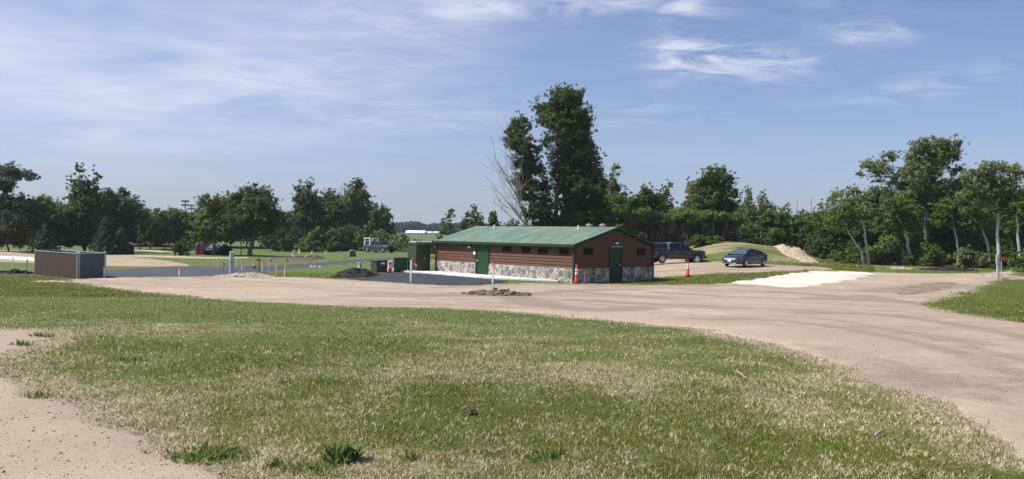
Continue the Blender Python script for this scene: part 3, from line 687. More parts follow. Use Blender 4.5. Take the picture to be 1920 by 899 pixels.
stakes = [
 (770, 488, 531, W_, .04, None, 1.2, 0, 'tall white stake with an orange ribbon on the black asphalt edge'),
 (923.5, 491, 533, W_, .033, OR, None, 0, 'white stake with an orange tip in front of the stone base'),
 (1095.5, 503, 528, L, .022, OR, .5, 0, 'thin pale stake with a drooping ribbon before the gable wall'),
 (336, 503, 518, W_, .035, OR, .6, .02, 'short white stake with an orange ribbon left on the road edge'),
 (503, 483.5, 516, W_, .045, None, .6, .06, 'leaning bright white stake with a small orange ribbon'),
 (518, 497, 518, L, .045, None, None, 0, 'stout pale stake right of the leaning white stake'),
 (534, 497, 519, L, .035, OR, None, 0, 'stake with a red painted tip at the gravel edge'),
 (485.5, 489, 516, M['graydark'], .025, None, None, 0, 'thin dark stake holding a small red sign board'),
 (492, 487, 511, L, .03, PK, .4, 0, 'stake with a pinkish tip beside the small red board'),
 (538, 486, 509, L, .03, PK, .3, 0, 'pinkish tipped stake on the far road edge'),
 (454, 490, 509, L, .035, OR, .4, 0, 'orange tipped stake right of the far traffic cone'),
 (443, 485, 503, L, .03, None, None, 0, 'pale stake between the grey pedestal and the far cone'),
 (428.5, 493, 513, M['gray'], .03, None, None, 0, 'greyish stake just left of the grey pedestal'),
 (419, 492, 515, L, .03, OR, .4, 0, 'orange tipped stake a little left of the grey pedestal'),
 (408.5, 484, 503, L, .03, None, None, 0, 'pale stake on the grass by the road bend'),
 (401, 484, 503, L, .018, None, None, 0, 'very thin stake on the grass by the road bend, left of the paler one'),
 (583, 482, 501, L, .035, None, None, 0, 'pale stake on the far road edge left of the soil heap'),
 (591, 482, 505, L, .03, None, None, 0, 'pale stake with white litter at its foot'),
 (647.5, 478, 499, L, .035, None, None, 0, 'pale stake on the far road edge behind the black pile'),
 (683.5, 481, 503, L, .035, None, None, 0, 'pale stake just left of the white labelled transformer box'),
 (760.5, 472, 510, L, .018, None, None, 0, 'thin pale stake against the left edge of the tall cabinet'),
 (23.7, 482, 503, L, .025, None, None, 0, 'leftmost thin stake before the pale drive'),
 (50.5, 487, 512, W_, .04, None, None, 0, 'white stake just left of the slatted enclosure'),
 (195, 500, 522, W_, .03, OR, None, 0, 'orange tipped stake at the right end of the slatted enclosure'),
]
for px, t, b_, mt, r_, tip, fl, ln, lab in stakes: pole('survey_stake', lab, 'stake', px, t, b_, mt, r_, 45.6 if px == 1095.5 else None, tip, fl, ST, ln)
# small red board on its own stake top, litter
p = wp(485, 487.5, gp(485.5, 516)[1]-.06); tag(MB().box(p, (.30, .04, .13)).build('warning_board', M['red']), 'small dark red board fixed to a thin dark stake', 'sign')
x, d = gp(592, 501); b = MB()
for k in range(3): b.box((x-.35+.4*k, d-.2, float(terrain(x, d))+.06), (.30, .2, .12), k*.8, .02, .7)
tag(b.build('litter', M['white']), 'scraps of white litter at the foot of a stake by the road', 'litter')
x, d = gp(472, 480.5); tag(MB().prism([(x-.25, d, float(terrain(x, d))), (x+.15, d, float(terrain(x, d))), (x+.3, d, float(terrain(x, d))+.35), (x+.05, d, float(terrain(x, d))+.3)], (0, .3, 0)).build('white_bucket', M['white']), 'tipped white bucket at the foot of the leaning tree', 'bucket')
# delineator cones
def delineator(px, pyt, pyb, lab, d=None):
    d = d or gp(px, pyb)[1]; p = wp(px, pyb, d); h = (pyb-pyt)*d/F; p[2] = float(terrain(p[0], p[1]))+.03
    o = thing('delineator_cone', lab, 'traffic cone', tuple(p), .3, 'tall orange cones with white bands')
    MB().box((0, 0, .04), (.36, .36, .08), bev=.02).build('base', M['black'], o)
    rad = lambda z: .115-.075*z/h
    zz = [.08, h*.48, h*.60, h*.66, h*.78, h*.93]
    b = MB(); b.cyl((0, 0, zz[0]), (0, 0, h*.93), rad(zz[0]), rad(h*.93), 18); b.cyl((0, 0, h*.93), (0, 0, h), .05, .05, 12); b.build('cone', M['orange'], o)
    for z0, z1 in ((zz[1], zz[2]), (zz[3], zz[4])): MB().cyl((0, 0, z0), (0, 0, z1), rad(z0)+.006, rad(z1)+.006, 18).build('reflective_band', M['white'], o)
    return o
delineator(1080.5, 495, 531, 'tall orange cone with white bands at the building corner', 44.9)
delineator(1289.5, 489.5, 519.5, 'tall orange cone with white bands on the grass strip right of the building')
delineator(729.5, 494, 513, 'orange cone squeezed between the green transformer box and the meter')
o = delineator(477, 490, 504, 'small traffic cone on the far road edge behind the sand ridge')
# ------------------------------------------------------------------ grey power pedestals
d = gp(433, 516)[1]; p = wp(434, 516, d)
o = thing('power_pedestal', 'tall grey two-section power pedestal on the sandy ridge', 'pedestal', (p[0], p[1], p[2]-.05), .62)
h = 45*d/F; w = 8.2*d/F
MB().box((0, 0, h*.28), (w*.82, w*.62, h*.56), bev=.012).build('lower_section', M['gray'], o)
MB().box((0, -.012, h*.78), (w*.86, w*.70, h*.40), bev=.012).build('upper_section', M['gray'], o)
MB().box((0, -.02, h*.99), (w*.92, w*.78, .04), bev=.01).build('cap', M['white'], o)
MB().box((0, 0, h*.57), (w*.8, w*.66, .05)).build('socket_strip', M['graydark'], o)
d = gp(1872, 523)[1]; p = wp(1871, 523, d)
o = thing('power_pedestal', 'pale narrow power pedestal with a meter box on the right bank', 'pedestal', (p[0], p[1], float(terrain(p[0], p[1]))), -.1)
h = 46*d/F
MB().box((0, 0, h*.5), (.17, .13, h), bev=.01).build('post', M['gray'], o)
MB().box((-.09, -.04, h*.79), (.13, .12, h*.36), bev=.01).build('meter_box', M['gray'], o)
MB().box((0, 0, h+.012), (.19, .15, .03)).build('cap', M['white'], o)
o = pole('marker_stake', 'thin stake with a dark red sign board beside the right pedestal', 'stake', 1877, 486, 523.5, M['gray'], .022, d+.2)
hh = 38*(d+.2)/F; MB().box((.06, -.03, hh*.98), (.28, .025, .2)).build('sign_board', M['red'], o)
# ------------------------------------------------------------------ slatted enclosure at left
def enc(px, py, d): q = wp(px, py, d); return q
P0, P1, P2, P3 = wp(145, 476, 44.5), wp(66, 470.5, 48.2), wp(116, 469, 51.5), wp(196.5, 475, 46.5)
ob = thing('slatted_enclosure', 'brown slatted chain link enclosure at the left edge of the yard', 'fence', (P0[0], P0[1], float(terrain(P0[0], P0[1]))))
O = np.array(ob.location)
def encpanel(a, c, nm, mt, inset=.0):
    a, c = a-O, c-O; u = (c-a)/np.linalg.norm((c-a)[:2]); n = np.array([-u[1], u[0], 0])*.02
    b = MB(); b.prism([tuple(a+(0, 0, -.05)), tuple(c+(0, 0, -.05)), (c[0], c[1], min(-.25, c[2]-2)), (a[0], a[1], -.35)], tuple(n)); b.build(nm, mt, ob)
    MB().cyl(tuple(a), tuple(c), .025, n=8).build('top_rail', M['galv'], ob)
encpanel(P0, P1, 'slat_panel', M['slats']); encpanel(P0, P3, 'slat_panel', M['mesh']); encpanel(P1, P2, 'slat_panel', M['slats']); encpanel(P3, P2, 'slat_panel', M['slats'])
for q in (P0, P1, P2, P3, P0+(P3-P0)*.07, P3+(P3-P0)*.03):
    q = q-O; pp = MB(); pp.cyl((q[0], q[1], -.5), (q[0], q[1], q[2]+.04), .038, n=10); pp.ball((q[0], q[1], q[2]+.05), .05); pp.build('post', M['galv'], ob)
# chain link diamonds on the front right panel, real wires
b = MB(); a, c = P0-O, P3-O; Lp = np.linalg.norm((c-a)[:2]); hz = a[2]+.2
u = (c-a)/Lp
nW = 26
for k in range(-nW//2, nW):
    for s in (1, -1):
        x0 = k*Lp/nW*1.0; z0, z1 = -.25, a[2]-.05
        t0, t1 = (x0, x0+s*(z1-z0)*.55)
        lo, hi = 0, Lp
        f0, f1 = 0.0, 1.0
        def cl(t): return t0+(t1-t0)*t
        ts = [t for t in np.linspace(0, 1, 30) if lo <= cl(t) <= hi]
        if len(ts) < 2: continue
        q0, q1 = a+u*cl(ts[0]), a+u*cl(ts[-1])
        b.cyl((q0[0]+.0, q0[1]-.045, z0+(z1-z0)*ts[0]), (q1[0], q1[1]-.045, z0+(z1-z0)*ts[-1]), .004, n=3, cap=False)
b.build('chain_link', M['galv'], ob)
# ------------------------------------------------------------------ little posts and electric boxes on the far lawn
for px, t, b_, lab in ((100, 463, 471, 'short pale post behind the slatted enclosure'), (207, 457, 469.5, 'short grey post in front of the spruce at left'), (281.5, 458, 468, 'short dark post by the tan trail'), (321.5, 0, 0, '')):
    if lab: pole('short_post', lab, 'post', px, t, b_, M['gray'] if px != 281.5 else M['graydark'], .11)
d = gp(367.5, 478)[1]; p = wp(367, 478, d); o = thing('power_pedestal', 'small far power pedestal with a white cap before the red shed', 'pedestal', tuple(p), .4)
h = 13*d/F; MB().box((0, 0, h/2-.1), (.26, .22, h+.1), bev=.02).build('post', M['gray'], o); MB().box((.03, -.03, h), (.36, .3, .16), bev=.03).build('cap', M['white'], o)
boxes = [(489.5, 459, 453, 6.2, 'white box high on the slope right of the leaning tree'), (456, 473, 467, 4, 'white box on the lawn left of the leaning tree'), (442, 472, 467, 2, 'tiny white box left of the other small white box under the trees'),
 (550.3, 476, 469, 4, 'white lidded box, left of a close pair on the far lawn'), (555, 476, 470, 4, 'white box, right of a close pair on the far lawn'), (561.3, 475.5, 467.5, 4, 'taller lidded white box beside the close pair'),
 (585.4, 475.5, 470.8, 4, 'white box alone by the soil heap'), (611.6, 476, 470.5, 4.2, 'white box against the dark bushes in the middle of the row'), (636.5, 476, 471.5, 5, 'rightmost white box before the dark bushes'), (299.8, 457.5, 455, 2, 'tiny white box far left under the woods')]
for px, b_, t, w_, lab in boxes:
    d = gp(px, b_)[1]; d = min(d, 175); p = wp(px, b_, d); p[2] = float(terrain(p[0], p[1])); h = (b_-t)*d/F; w = w_*d/F
    o = thing('service_box', lab, 'electrical box', tuple(p), random.uniform(-.5, .5), 'white boxes on the far lawn')
    MB().box((0, 0, h*.45), (w*.85, w*.7, h*.9), bev=.02).build('body', M['white'], o); MB().box((0, 0, h*.94), (w*1.15, w, h*.12)).build('lid', M['gray'], o)
# white pipe scraps, brown bin
for k, (a, c) in enumerate((((547.5, 480), (550.5, 483.8)), ((571, 484.3), (582.5, 479.5)))):
    g0, g1 = gp(*a), gp(*c); tag(MB().cyl((g0[0], g0[1], float(terrain(*g0))+.12), (g1[0], g1[1], float(terrain(*g1))+.18), .09, n=8).build('plastic_pipe', M['pvc']), ['short white pipe lying by the white boxes', 'longer white pipe lying against the soil heap'][k], 'pipe')
d = gp(660, 482)[1]; d = min(d, 120); p = wp(660, 482, d); o = thing('compost_bin', 'brown wooden bin on the far lawn left of the grey truck', 'bin', tuple(p), .5)
MB().box((0, 0, .42), (.95, .8, .85), taper=.75).build('body', M['bark'], o); MB().box((.02, -.05, .88), (.6, .5, .09), bev=.02).build('lid', M['lathe'], o)
# ------------------------------------------------------------------ red shed with open lean-to
d = 115; p = wp(367, 475, d); p[2] = float(terrain(p[0], p[1])); o = thing('red_shed', 'small red shed with grey roof under the dark trees', 'shed', tuple(p), -.25)
s_ = d/F; w = 17*s_; hw = 10*s_; hr = 21*s_; L2 = 30*s_
MB().prism([(0, 0, 0), (w, 0, 0), (w, 0, hw), (w/2, 0, hr), (0, 0, hw)], (0, 4.0, 0)).build('wall', M['barn'], o)
MB().prism([(-.2, -.25, hw-.12), (w/2, -.25, hr+.02), (w+.2, -.25, hw-.12), (w+.2, -.25, hw), (w/2, -.25, hr+.16), (-.2, -.25, hw)], (0, 4.4, 0)).build('roof', M['shingle'], o)
MB().box((w+L2/2, 2, hw/2), (L2-.1, 3, hw)).build('side_wall', M['frame'], o)
MB().prism([(w, .2, hw-.15), (w, 2, hr-.1), (w, 2, hr), (w, .2, hw-.02)], (L2, 0, 0)).prism([(w, 3.8, hw-.15), (w, 2, hr-.1), (w, 2, hr), (w, 3.8, hw-.02)], (L2, 0, 0)).build('lean_to_roof', M['shingle'], o)
MB().box((w/2, -.03, hw*.5), (w*.5, .04, hw*.95)).build('door', M['barn'], o)
d = 110; p = at(243, d); o = thing('small_kiosk', 'tiny dark kiosk with a brown roof under the spruce', 'kiosk', p, .2)
MB().box((0, 0, .65), (1.0, .8, 1.3)).build('wall', M['frame'], o); MB().prism([(-.7, -.6, 1.3), (.7, -.6, 1.3), (0, -.6, 1.75)], (0, 1.2, 0)).build('roof', M['bark'], o)
# ------------------------------------------------------------------ far farm sheds, masts, light poles
def farshed(px0, px1, pyb, pye, pyr, d, lab):
    a, c = wp(px0, pyb, d), wp(px1, pyb, d); w = c[0]-a[0]; z0 = float(terrain(a[0], d))-.5
    o = thing('farm_shed', lab, 'building', (a[0], d, z0), -.06, 'white sheds on the horizon'); ze, zr = wp(px0, pye, d)[2]-z0, wp(px0, pyr, d)[2]-z0
    MB().box((w/2, 7, ze/2), (w, 14, ze)).build('wall', M['farwall'], o)
    MB().prism([(-.4, -.5, ze-.1), (-.4, 7, zr), (-.4, 14.5, ze-.1), (-.4, 14.5, ze+.15), (-.4, 7, zr+.25), (-.4, -.5, ze+.15)], (w+.8, 0, 0)).build('roof', M['farwall'], o)
    for k in (.2, .45, .7): MB().box((w*k, -.06, ze*.42), (w*.10, .1, ze*.8)).build('door', M['gray'], o)
farshed(760, 795, 440.5, 437, 432.6, 620, 'long white farm shed on the horizon above the green cabinet')
farshed(798, 808, 439.5, 436.8, 434.8, 650, 'small white shed right of the long farm shed')
farshed(811, 822, 439.5, 436.6, 434.8, 650, 'white shed at the far right of the horizon group, partly behind the tree')
def lightpole(px, t, d, lab):
    p = at(px, d); h = wp(px, t, d)[2]-p[2]; o = thing('light_tower', lab, 'light pole', p, .2, 'sports field light towers')
    MB().cyl((0, 0, 0), (0, 0, h), .28, .16, 8).build('pole', M['graydark'], o)
    for z in (0, 1.3): MB().box((0, 0, h-.3-z), (2.4, .7, .55)).build('lamp_bank', M['graydark'], o)
lightpole(346, 376, 260, 'taller sports light tower above the far woods'); lightpole(357.5, 384, 300, 'shorter sports light tower beside the taller one')
for px, t, lab in ((1493, 374, 'left thin radio mast above the distant trees'), (1519.5, 369, 'taller right thin radio mast above the distant trees'), (785, 421, 'thin mast rising behind the distant farm shed')):
    d = 700; p = at(px, d); h = wp(px, t, d)[2]-p[2]; o = thing('radio_mast', lab, 'mast', p); b = MB()
    for k in range(3): b.cyl((.5*math.cos(k*2.1), .5*math.sin(k*2.1), 0), (.2*math.cos(k*2.1), .2*math.sin(k*2.1), h), .12, .1, 5)
    b.build('lattice', M['graydark'], o)
x, d = gp(795, 497); d = 62; p = at(790.3, d); o = thing('thin_antenna', 'thin dark pole rising behind the tall green cabinet', 'pole', p); MB().cyl((0, 0, 0), (0, 0, wp(790, 437, d)[2]-p[2]), .022, .018, 6).build('shaft', M['graydark'], o)
# ------------------------------------------------------------------ vehicles
def wheel(parent, x, y, r, side, w=.24, steer=0, spokes=5, rimr=.66):
    # modelled about the axle, then placed
    a = MB()
    prof = [(.0, r*.62), (.03, r*.9), (.06, r), (w-.06, r), (w-.03, r*.9), (w, r*.62)]
    n = 28
    rings = [[(rr*math.cos(2*PI*i/n), side*(w/2-yy), rr*math.sin(2*PI*i/n)) for i in range(n)] for yy, rr in prof]
    wo = a.loft(rings, caps=True).build('wheel', M['black'], parent, True)
    R = MB(); rr = r*rimr; yo = side*(w/2+.002)
    R.loft([[(q*math.cos(2*PI*i/n), yo+side*dy, q*math.sin(2*PI*i/n)) for i in range(n)] for q, dy in ((rr, 0), (rr*1.0, .012), (rr*.86, .012), (rr*.84, -.004))], caps=False)
    for k in range(spokes):
        t = 2*PI*k/spokes+.3; c, s = math.cos(t), math.sin(t); w1, w2 = rr*.17, rr*.11
        R.prism([(c*rr*.12-s*w1, yo, s*rr*.12+c*w1), (c*rr*.9-s*w2, yo, s*rr*.9+c*w2), (c*rr*.9+s*w2, yo, s*rr*.9-c*w2), (c*rr*.12+s*w1, yo, s*rr*.12-c*w1)], (0, side*.014, 0))
    R.cyl((0, yo, 0), (0, yo+side*.018, 0), rr*.26, n=14)
    R.build('rim', M['chrome'], wo)
    wo.location = (x, y, r); wo.rotation_euler[2] = steer
    return wo
def section(x, zb, zt, hw, tuck=.9, cap=.02):
    half = [(0, zb), (hw*.86, zb), (hw*.97, zb+(zt-zb)*.12), (hw, zb+(zt-zb)*.42), (hw*.985, zb+(zt-zb)*.72), (hw*.94, zt-.045), (hw*tuck*.9, zt-.005), (hw*.4, zt+cap), (0, zt+cap*1.3)]
    pts = [(x, y, z) for y, z in half]+[(x, -y, z) for y, z in half[-2:0:-1]]
    return pts
def body_loft(name, sta, mat, parent):
    return MB().loft([section(*s) for s in sta]).build(name, mat, parent, True)
def green_loft(name, sta, mat, parent):      # x, z base, z roof, hw base, hw roof
    R = []
    for x0, x1, z0, z1, h0, h1 in sta:
        R.append([(x0, h0, z0), (x1, h1, z1-.03), (x1, h1*.9, z1), (x1, 0, z1+.015), (x1, -h1*.9, z1), (x1, -h1, z1-.03), (x0, -h0, z0)])
    return MB().loft(R).build(name, mat, parent)
def arch(parent, x, y, r, side):
    b = MB(); n = 20
    pts = [(x+math.cos(t)*r, y, r*.93+math.sin(t)*r) for t in np.linspace(-.15, PI+.15, n)]
    b.prism(pts, (0, side*.02, 0)); return b.build('wheel_arch', M['black'], parent)
# parked sedan
d = 64.0; p = wp(1397, 500, d); p[2] = float(terrain(p[0], p[1]))+.03
sed = thing('parked_sedan', 'slate blue sedan parked nose toward the viewer on the gravel lot', 'car', tuple(p), math.radians(-137), None)
sta = [(-2.40, .46, .78, .66), (-2.32, .36, .98, .78), (-2.0, .27, 1.06, .87), (-1.4, .21, 1.05, .91), (-.6, .20, 1.0, .92), (.3, .20, .97, .92), (.95, .20, .98, .915), (1.4, .21, .95, .905), (1.9, .22, .88, .88), (2.2, .24, .79, .80), (2.36, .28, .70, .68), (2.42, .33, .60, .56)]
body_loft('body', [s+(.92, .025) for s in sta], M['sedanpaint'], sed)
MB().loft([[(x0, h0, z0), (x1, h1, z1-.04), (x1*1.0, h1*.86, z1), (x1, 0, z1+.02), (x1, -h1*.86, z1), (x1, -h1, z1-.04), (x0, -h0, z0)] for x0, x1, z0, z1, h0, h1 in
  ((-2.02, -1.95, 1.0, 1.07, .80, .70), (-1.5, -1.15, 1.0, 1.36, .84, .62), (-.7, -.62, .97, 1.45, .86, .60), (0, 0, .95, 1.475, .86, .60), (.6, .38, .95, 1.42, .86, .61), (1.32, 1.28, .95, 1.0, .82, .74))]).build('windows', M['carglass'], sed, False)
MB().loft([[(x, h, z-.05), (x, h*.85, z+.005), (x, 0, z+.028), (x, -h*.85, z+.005), (x, -h, z-.05), (x, 0, z-.03)] for x, z, h in ((-1.3, 1.31, .655), (-1.0, 1.405, .64), (-.6, 1.46, .63), (0, 1.487, .63), (.4, 1.435, .635), (.52, 1.39, .645))]).build('roof', M['sedanpaint'], sed, True)
for s in (1, -1):
    MB().prism([(.40, s*.625, 1.42), (.52, s*.635, 1.40), (1.36, s*.81, .975), (1.24, s*.82, .975)], (0, s*.02, 0)).build('pillar', M['sedanpaint'], sed)
    MB().prism([(-.16, s*.86, .96), (-.05, s*.86, .96), (-.12, s*.625, 1.45), (-.23, s*.625, 1.45)], (0, s*.02, 0)).build('pillar', M['sedanpaint'], sed)
    MB().prism([(-1.1, s*.64, 1.37), (-1.32, s*.66, 1.30), (-2.0, s*.80, 1.04), (-1.55, s*.85, 1.02)], (0, s*.02, 0)).build('pillar', M['sedanpaint'], sed)
MB().prism([(.56, -.60, 1.385), (.56, .60, 1.385), (1.25, .74, 1.005), (1.25, -.74, 1.005)], (.03, 0, .03)).build('windscreen', M['windshield'], sed)
for s in (1, -1):
    for x in (1.42, -1.42): arch(sed, x, s*.895, .37, s); wheel(sed, x, s*.83, .335, s, .21, .0, 7, .70)
    MB().prism([(1.98, s*.80, .68), (2.30, s*.62, .60), (2.40, s*.42, .60), (2.34, s*.44, .70), (2.2, s*.64, .76), (1.98, s*.82, .78)], (.03, s*.025, .012)).build('headlight', M['lamp'], sed)
    m_ = MB().box((.78, s*1.0, 1.02), (.16, .20, .13), bev=.03).build('wing_mirror', M['sedanpaint'], sed)
    for x in (.35, -.72): MB().box((x-.38, s*.925, .86), (.18, .03, .03)).build('door_handle', M['chrome'], sed)
    MB().box((-.3, s*.925, .30), (2.1, .025, .04)).build('sill_trim', M['chrome'], sed)
    MB().prism([(-2.36, s*.45, .84), (-2.30, s*.74, .84), (-2.22, s*.82, .92), (-2.33, s*.70, .98), (-2.38, s*.45, .96)], (-.03, s*.02, 0)).build('tail_light', M['redlamp'], sed)
MB().prism([(2.40, -.46, .58), (2.40, .46, .58), (2.36, .52, .70), (2.36, -.52, .70)], (.045, 0, 0)).build('grille', M['chrome'], sed)
MB().box((2.40, 0, .40), (.07, 1.0, .14), bev=.02).build('lower_intake', M['black'], sed)
MB().box((2.40, 0, .29), (.06, 1.15, .035)).build('bumper_trim', M['chrome'], sed)
MB().box((2.455, .0, .50), (.02, .32, .14)).build('number_plate', M['white'], sed)
# pickup with topper, partly behind the building
def pickup(lab, loc_, rz, paint, top, topper=True, group=None):
    t = thing('pickup_truck', lab, 'truck', loc_, rz, group)
    sta = [(-2.95, .62, 1.20, .88), (-2.88, .50, 1.25, .95), (-1.9, .46, 1.26, .98), (-1.0, .44, 1.26, .985), (.0, .44, 1.25, .985), (.9, .44, 1.24, .985), (1.25, .44, 1.23, .98), (1.7, .46, 1.22, .97), (2.4, .48, 1.20, .96), (2.68, .50, 1.18, .95), (2.74, .54, 1.12, .90)]
    body_loft('body', [s+(.98, .02) for s in sta], paint, t)
    MB().loft([[(x0, h0, z0), (x1, h1, z1-.05), (x1, h1*.88, z1), (x1, 0, z1+.01), (x1, -h1*.88, z1), (x1, -h1, z1-.05), (x0, -h0, z0)] for x0, x1, z0, z1, h0, h1 in
      ((-1.02, -.98, 1.2, 1.86, .93, .74), (0, 0, 1.2, 1.88, .93, .74), (.55, .45, 1.2, 1.84, .93, .74), (1.42, 1.36, 1.2, 1.26, .92, .86))]).build('cab_windows', M['carglass'], t)
    MB().loft([[(x, h, z-.07), (x, h*.86, z), (x, 0, z+.025), (x, -h*.86, z), (x, -h, z-.07), (x, 0, z-.04)] for x, z, h in ((-1.06, 1.88, .77), (-.3, 1.90, .765), (.3, 1.885, .765), (.6, 1.82, .78))]).build('cab_roof', paint, t, True)
    for s in (1, -1):
        for q in ([(.42, s*.75, 1.83), (.60, s*.76, 1.80), (1.44, s*.90, 1.24), (1.28, s*.92, 1.24)], [(-1.08, s*.945, 1.2), (-.88, s*.945, 1.2), (-.90, s*.755, 1.84), (-1.08, s*.755, 1.84)], [(.16, s*.94, 1.2), (.30, s*.94, 1.2), (.22, s*.755, 1.84), (.10, s*.755, 1.84)]):
            MB().prism(q, (0, s*.02, 0)).build('pillar', paint, t)
    if topper:
        MB().loft([[(x, .965, 1.24), (x, .815, 1.84), (x, .70, 1.905), (x, -.70, 1.905), (x, -.815, 1.84), (x, -.965, 1.24)] for x in (-1.16, -1.10)]).build('topper_seal', M['gray'], t)
        MB().loft([[(x, .95, 1.25), (x, .80, z-.05), (x, .7, z), (x, 0, z+.03), (x, -.7, z), (x, -.80, z-.05), (x, -.95, 1.25)] for x, z in ((-2.9, 1.78), (-2.7, 1.86), (-1.14, 1.89))]).build('topper', M['cappaint'], t)
        for s in (1, -1): MB().prism([(-2.65, s*.90, 1.36), (-1.3, s*.90, 1.36), (-1.32, s*.815, 1.74), (-2.55, s*.815, 1.74)], (0, s*.035, 0)).build('topper_window', M['carglass'], t)
    for s in (1, -1):
        for x, st in ((1.85, -.35 if topper else 0), (-1.78, 0)): arch(t, x, s*.965, .52, s); wheel(t, x, s*.885, .42, s, .28, st, 6, .62)
        for x0 in (1.0, -.1): MB().box((x0-.85, s*.995, 1.06), (.2, .03, .04)).build('door_handle', M['black'], t)
        MB().box((-.1, s*.93, .40), (2.0, .16, .05)).build('running_board', M['chrome'], t)
        MB().box((1.12, s*1.08, 1.30), (.14, .22, .22), bev=.03).build('wing_mirror', M['black'], t)
        MB().box((2.68, s*.74, .96), (.14, .30, .20), bev=.02).build('headlight', M['lamp'], t)
        MB().box((-2.92, s*.86, 1.02), (.08, .14, .36)).build('tail_light', M['redlamp'], t)
    MB().box((2.74, 0, .92), (.06, 1.1, .30)).build('grille', M['black'], t)
    MB().box((2.78, 0, .60), (.22, 1.86, .20), bev=.03).build('front_bumper', M['black'], t)
    MB().box((-3.0, 0, .62), (.16, 1.8, .18), bev=.03).build('rear_bumper', M['chrome'], t)
    return t
d = 71.0; p = wp(1266, 494, d); p[2] = float(terrain(p[0], p[1]))+.03
tr = pickup('dark plum pickup truck with a topper parked behind the building', tuple(p), math.atan2(-p[0], p[1])+.42, M['truckpaint'], True); tr.scale = (.94, .96, 1.0)
d = 125; p = wp(711, 481.5, d); p[2] = float(terrain(p[0], p[1]))
tr2 = pickup('grey pickup truck with a white ladder rack on the far lawn', tuple(p), math.radians(-38), M['greypaint'], False, False)
b = MB()
for x in (-2.6, -1.3):
    for s in (1, -1): b.box((x, s*.85, 1.75), (.16, .16, 1.1))
    b.box((x, 0, 2.3), (.16, 1.86, .18))
b.box((-1.95, .85, 1.75), (1.2, .14, .14)); b.box((-1.95, -.85, 2.3), (1.2, .12, .14)); b.box((-2.6, 0, 1.8), (.12, 1.7, .25)); b.build('ladder_rack', M['white'], tr2)
# dark trailer behind the cabinet
d = 96; p = at(806, d); o = thing('enclosed_trailer', 'black enclosed trailer with a pale roof behind the tall green cabinet', 'trailer', p, .35)
hh = wp(800, 455, d)[2]-p[2]; MB().box((0, 1.6, .45+(hh-.45)/2), (3.6, 3.4, hh-.5), bev=.06).build('body', M['blackgloss'], o)
MB().box((0, 1.6, hh+.02), (3.75, 3.5, .16), bev=.03).build('roof', M['gray'], o)
for s in (-1, 1): w_ = MB().cyl((s*1.75, 1.6, .36), (s*1.95, 1.6, .36), .36, n=18).build('wheel', M['black'], o)
MB().box((.6, -.13, 1.35), (.22, .06, .22), bev=.02).build('marker_light', M['lamp'], o); MB().box((.1, -.13, .9), (.12, .06, .12)).build('latch', M['galv'], o)
# ------------------------------------------------------------------ trees
def tubes(segs, n=6):
    """segs: list of (points Nx3, radii N) -> V,F"""
    Vs, Fs = [], []; off = 0
    for P, R in segs:
        P = np.asarray(P, float); k = len(P)
        T = np.gradient(P, axis=0); T /= np.linalg.norm(T, axis=1)[:, None]+1e-9
        up = np.where(np.abs(T[:, 2:3]) > .9, [[1., 0, 0]], [[0, 0, 1.]])
        U = np.cross(T, up); U /= np.linalg.norm(U, axis=1)[:, None]+1e-9; W = np.cross(T, U)
        a = np.arange(n)*2*PI/n
        ring = P[:, None]+(U[:, None]*np.cos(a)[None, :, None]+W[:, None]*np.sin(a)[None, :, None])*np.asarray(R)[:, None, None]
        Vs.append(ring.reshape(-1, 3)); i = np.arange(k*n).reshape(k, n)+off
        f = np.stack([i[:-1], np.roll(i[:-1], -1, 1), np.roll(i[1:], -1, 1), i[1:]], -1).reshape(-1, 4)
        Fs.append(f); off += k*n
    return np.concatenate(Vs), np.concatenate(Fs)
def limb(a, b, r0, r1, sag=.15, k=7, rg=rng):
    a, b = np.asarray(a, float), np.asarray(b, float); L = np.linalg.norm(b-a)
    t = np.linspace(0, 1, k)[:, None]
    c = (a+b)/2+rg.normal(0, 1, 3)*L*.07+np.array([0, 0, -1.0])*L*sag*.4
    P = (1-t)**2*a+2*t*(1-t)*c+t*t*b
    P[1:-1] += rg.normal(0, 1, (k-2, 3))*L*.012
    return P, np.linspace(r0, r1, k)
def leaves(cent, rad, nper, size, dirs, rg, up=.55, elong=1.5):
    """clump centres (K,3), radii (K,), leaf count per clump -> quads"""
    K = len(cent); n = nper.sum(); ci = np.repeat(np.arange(K), nper)
    g = rg.normal(0, 1, (n, 3)); g /= np.linalg.norm(g, axis=1)[:, None]
    rr_ = rad[ci]*(rg.uniform(0.05, 1, n)**.55)*rg.uniform(.75, 1.25, n)
    P = cent[ci]+g*rr_[:, None]*np.array([1, 1, .85])
    N = g*.7+dirs[ci]*.5+rg.normal(0, .55, (n, 3))+np.array([0, 0, up]); N /= np.linalg.norm(N, axis=1)[:, None]+1e-9
    A = np.cross(N, rg.normal(0, 1, (n, 3))); A /= np.linalg.norm(A, axis=1)[:, None]+1e-9; B = np.cross(N, A)
    s = size*rg.uniform(.55, 1.35, n)[:, None]
    A = A*s*elong*.5; B = B*s*.5
    V = np.stack([P-A, P+B-.1*A, P+A, P-B-.1*A], 1).reshape(-1, 3)
    Fq = np.arange(n*4).reshape(n, 4)
    ct = rg.uniform(0, 1, K)
    t = np.repeat(np.clip(.6*ct[ci]+.4*rg.uniform(0, 1, n), 0, 1), 4)
    return V, Fq, t
NTREE = [0]
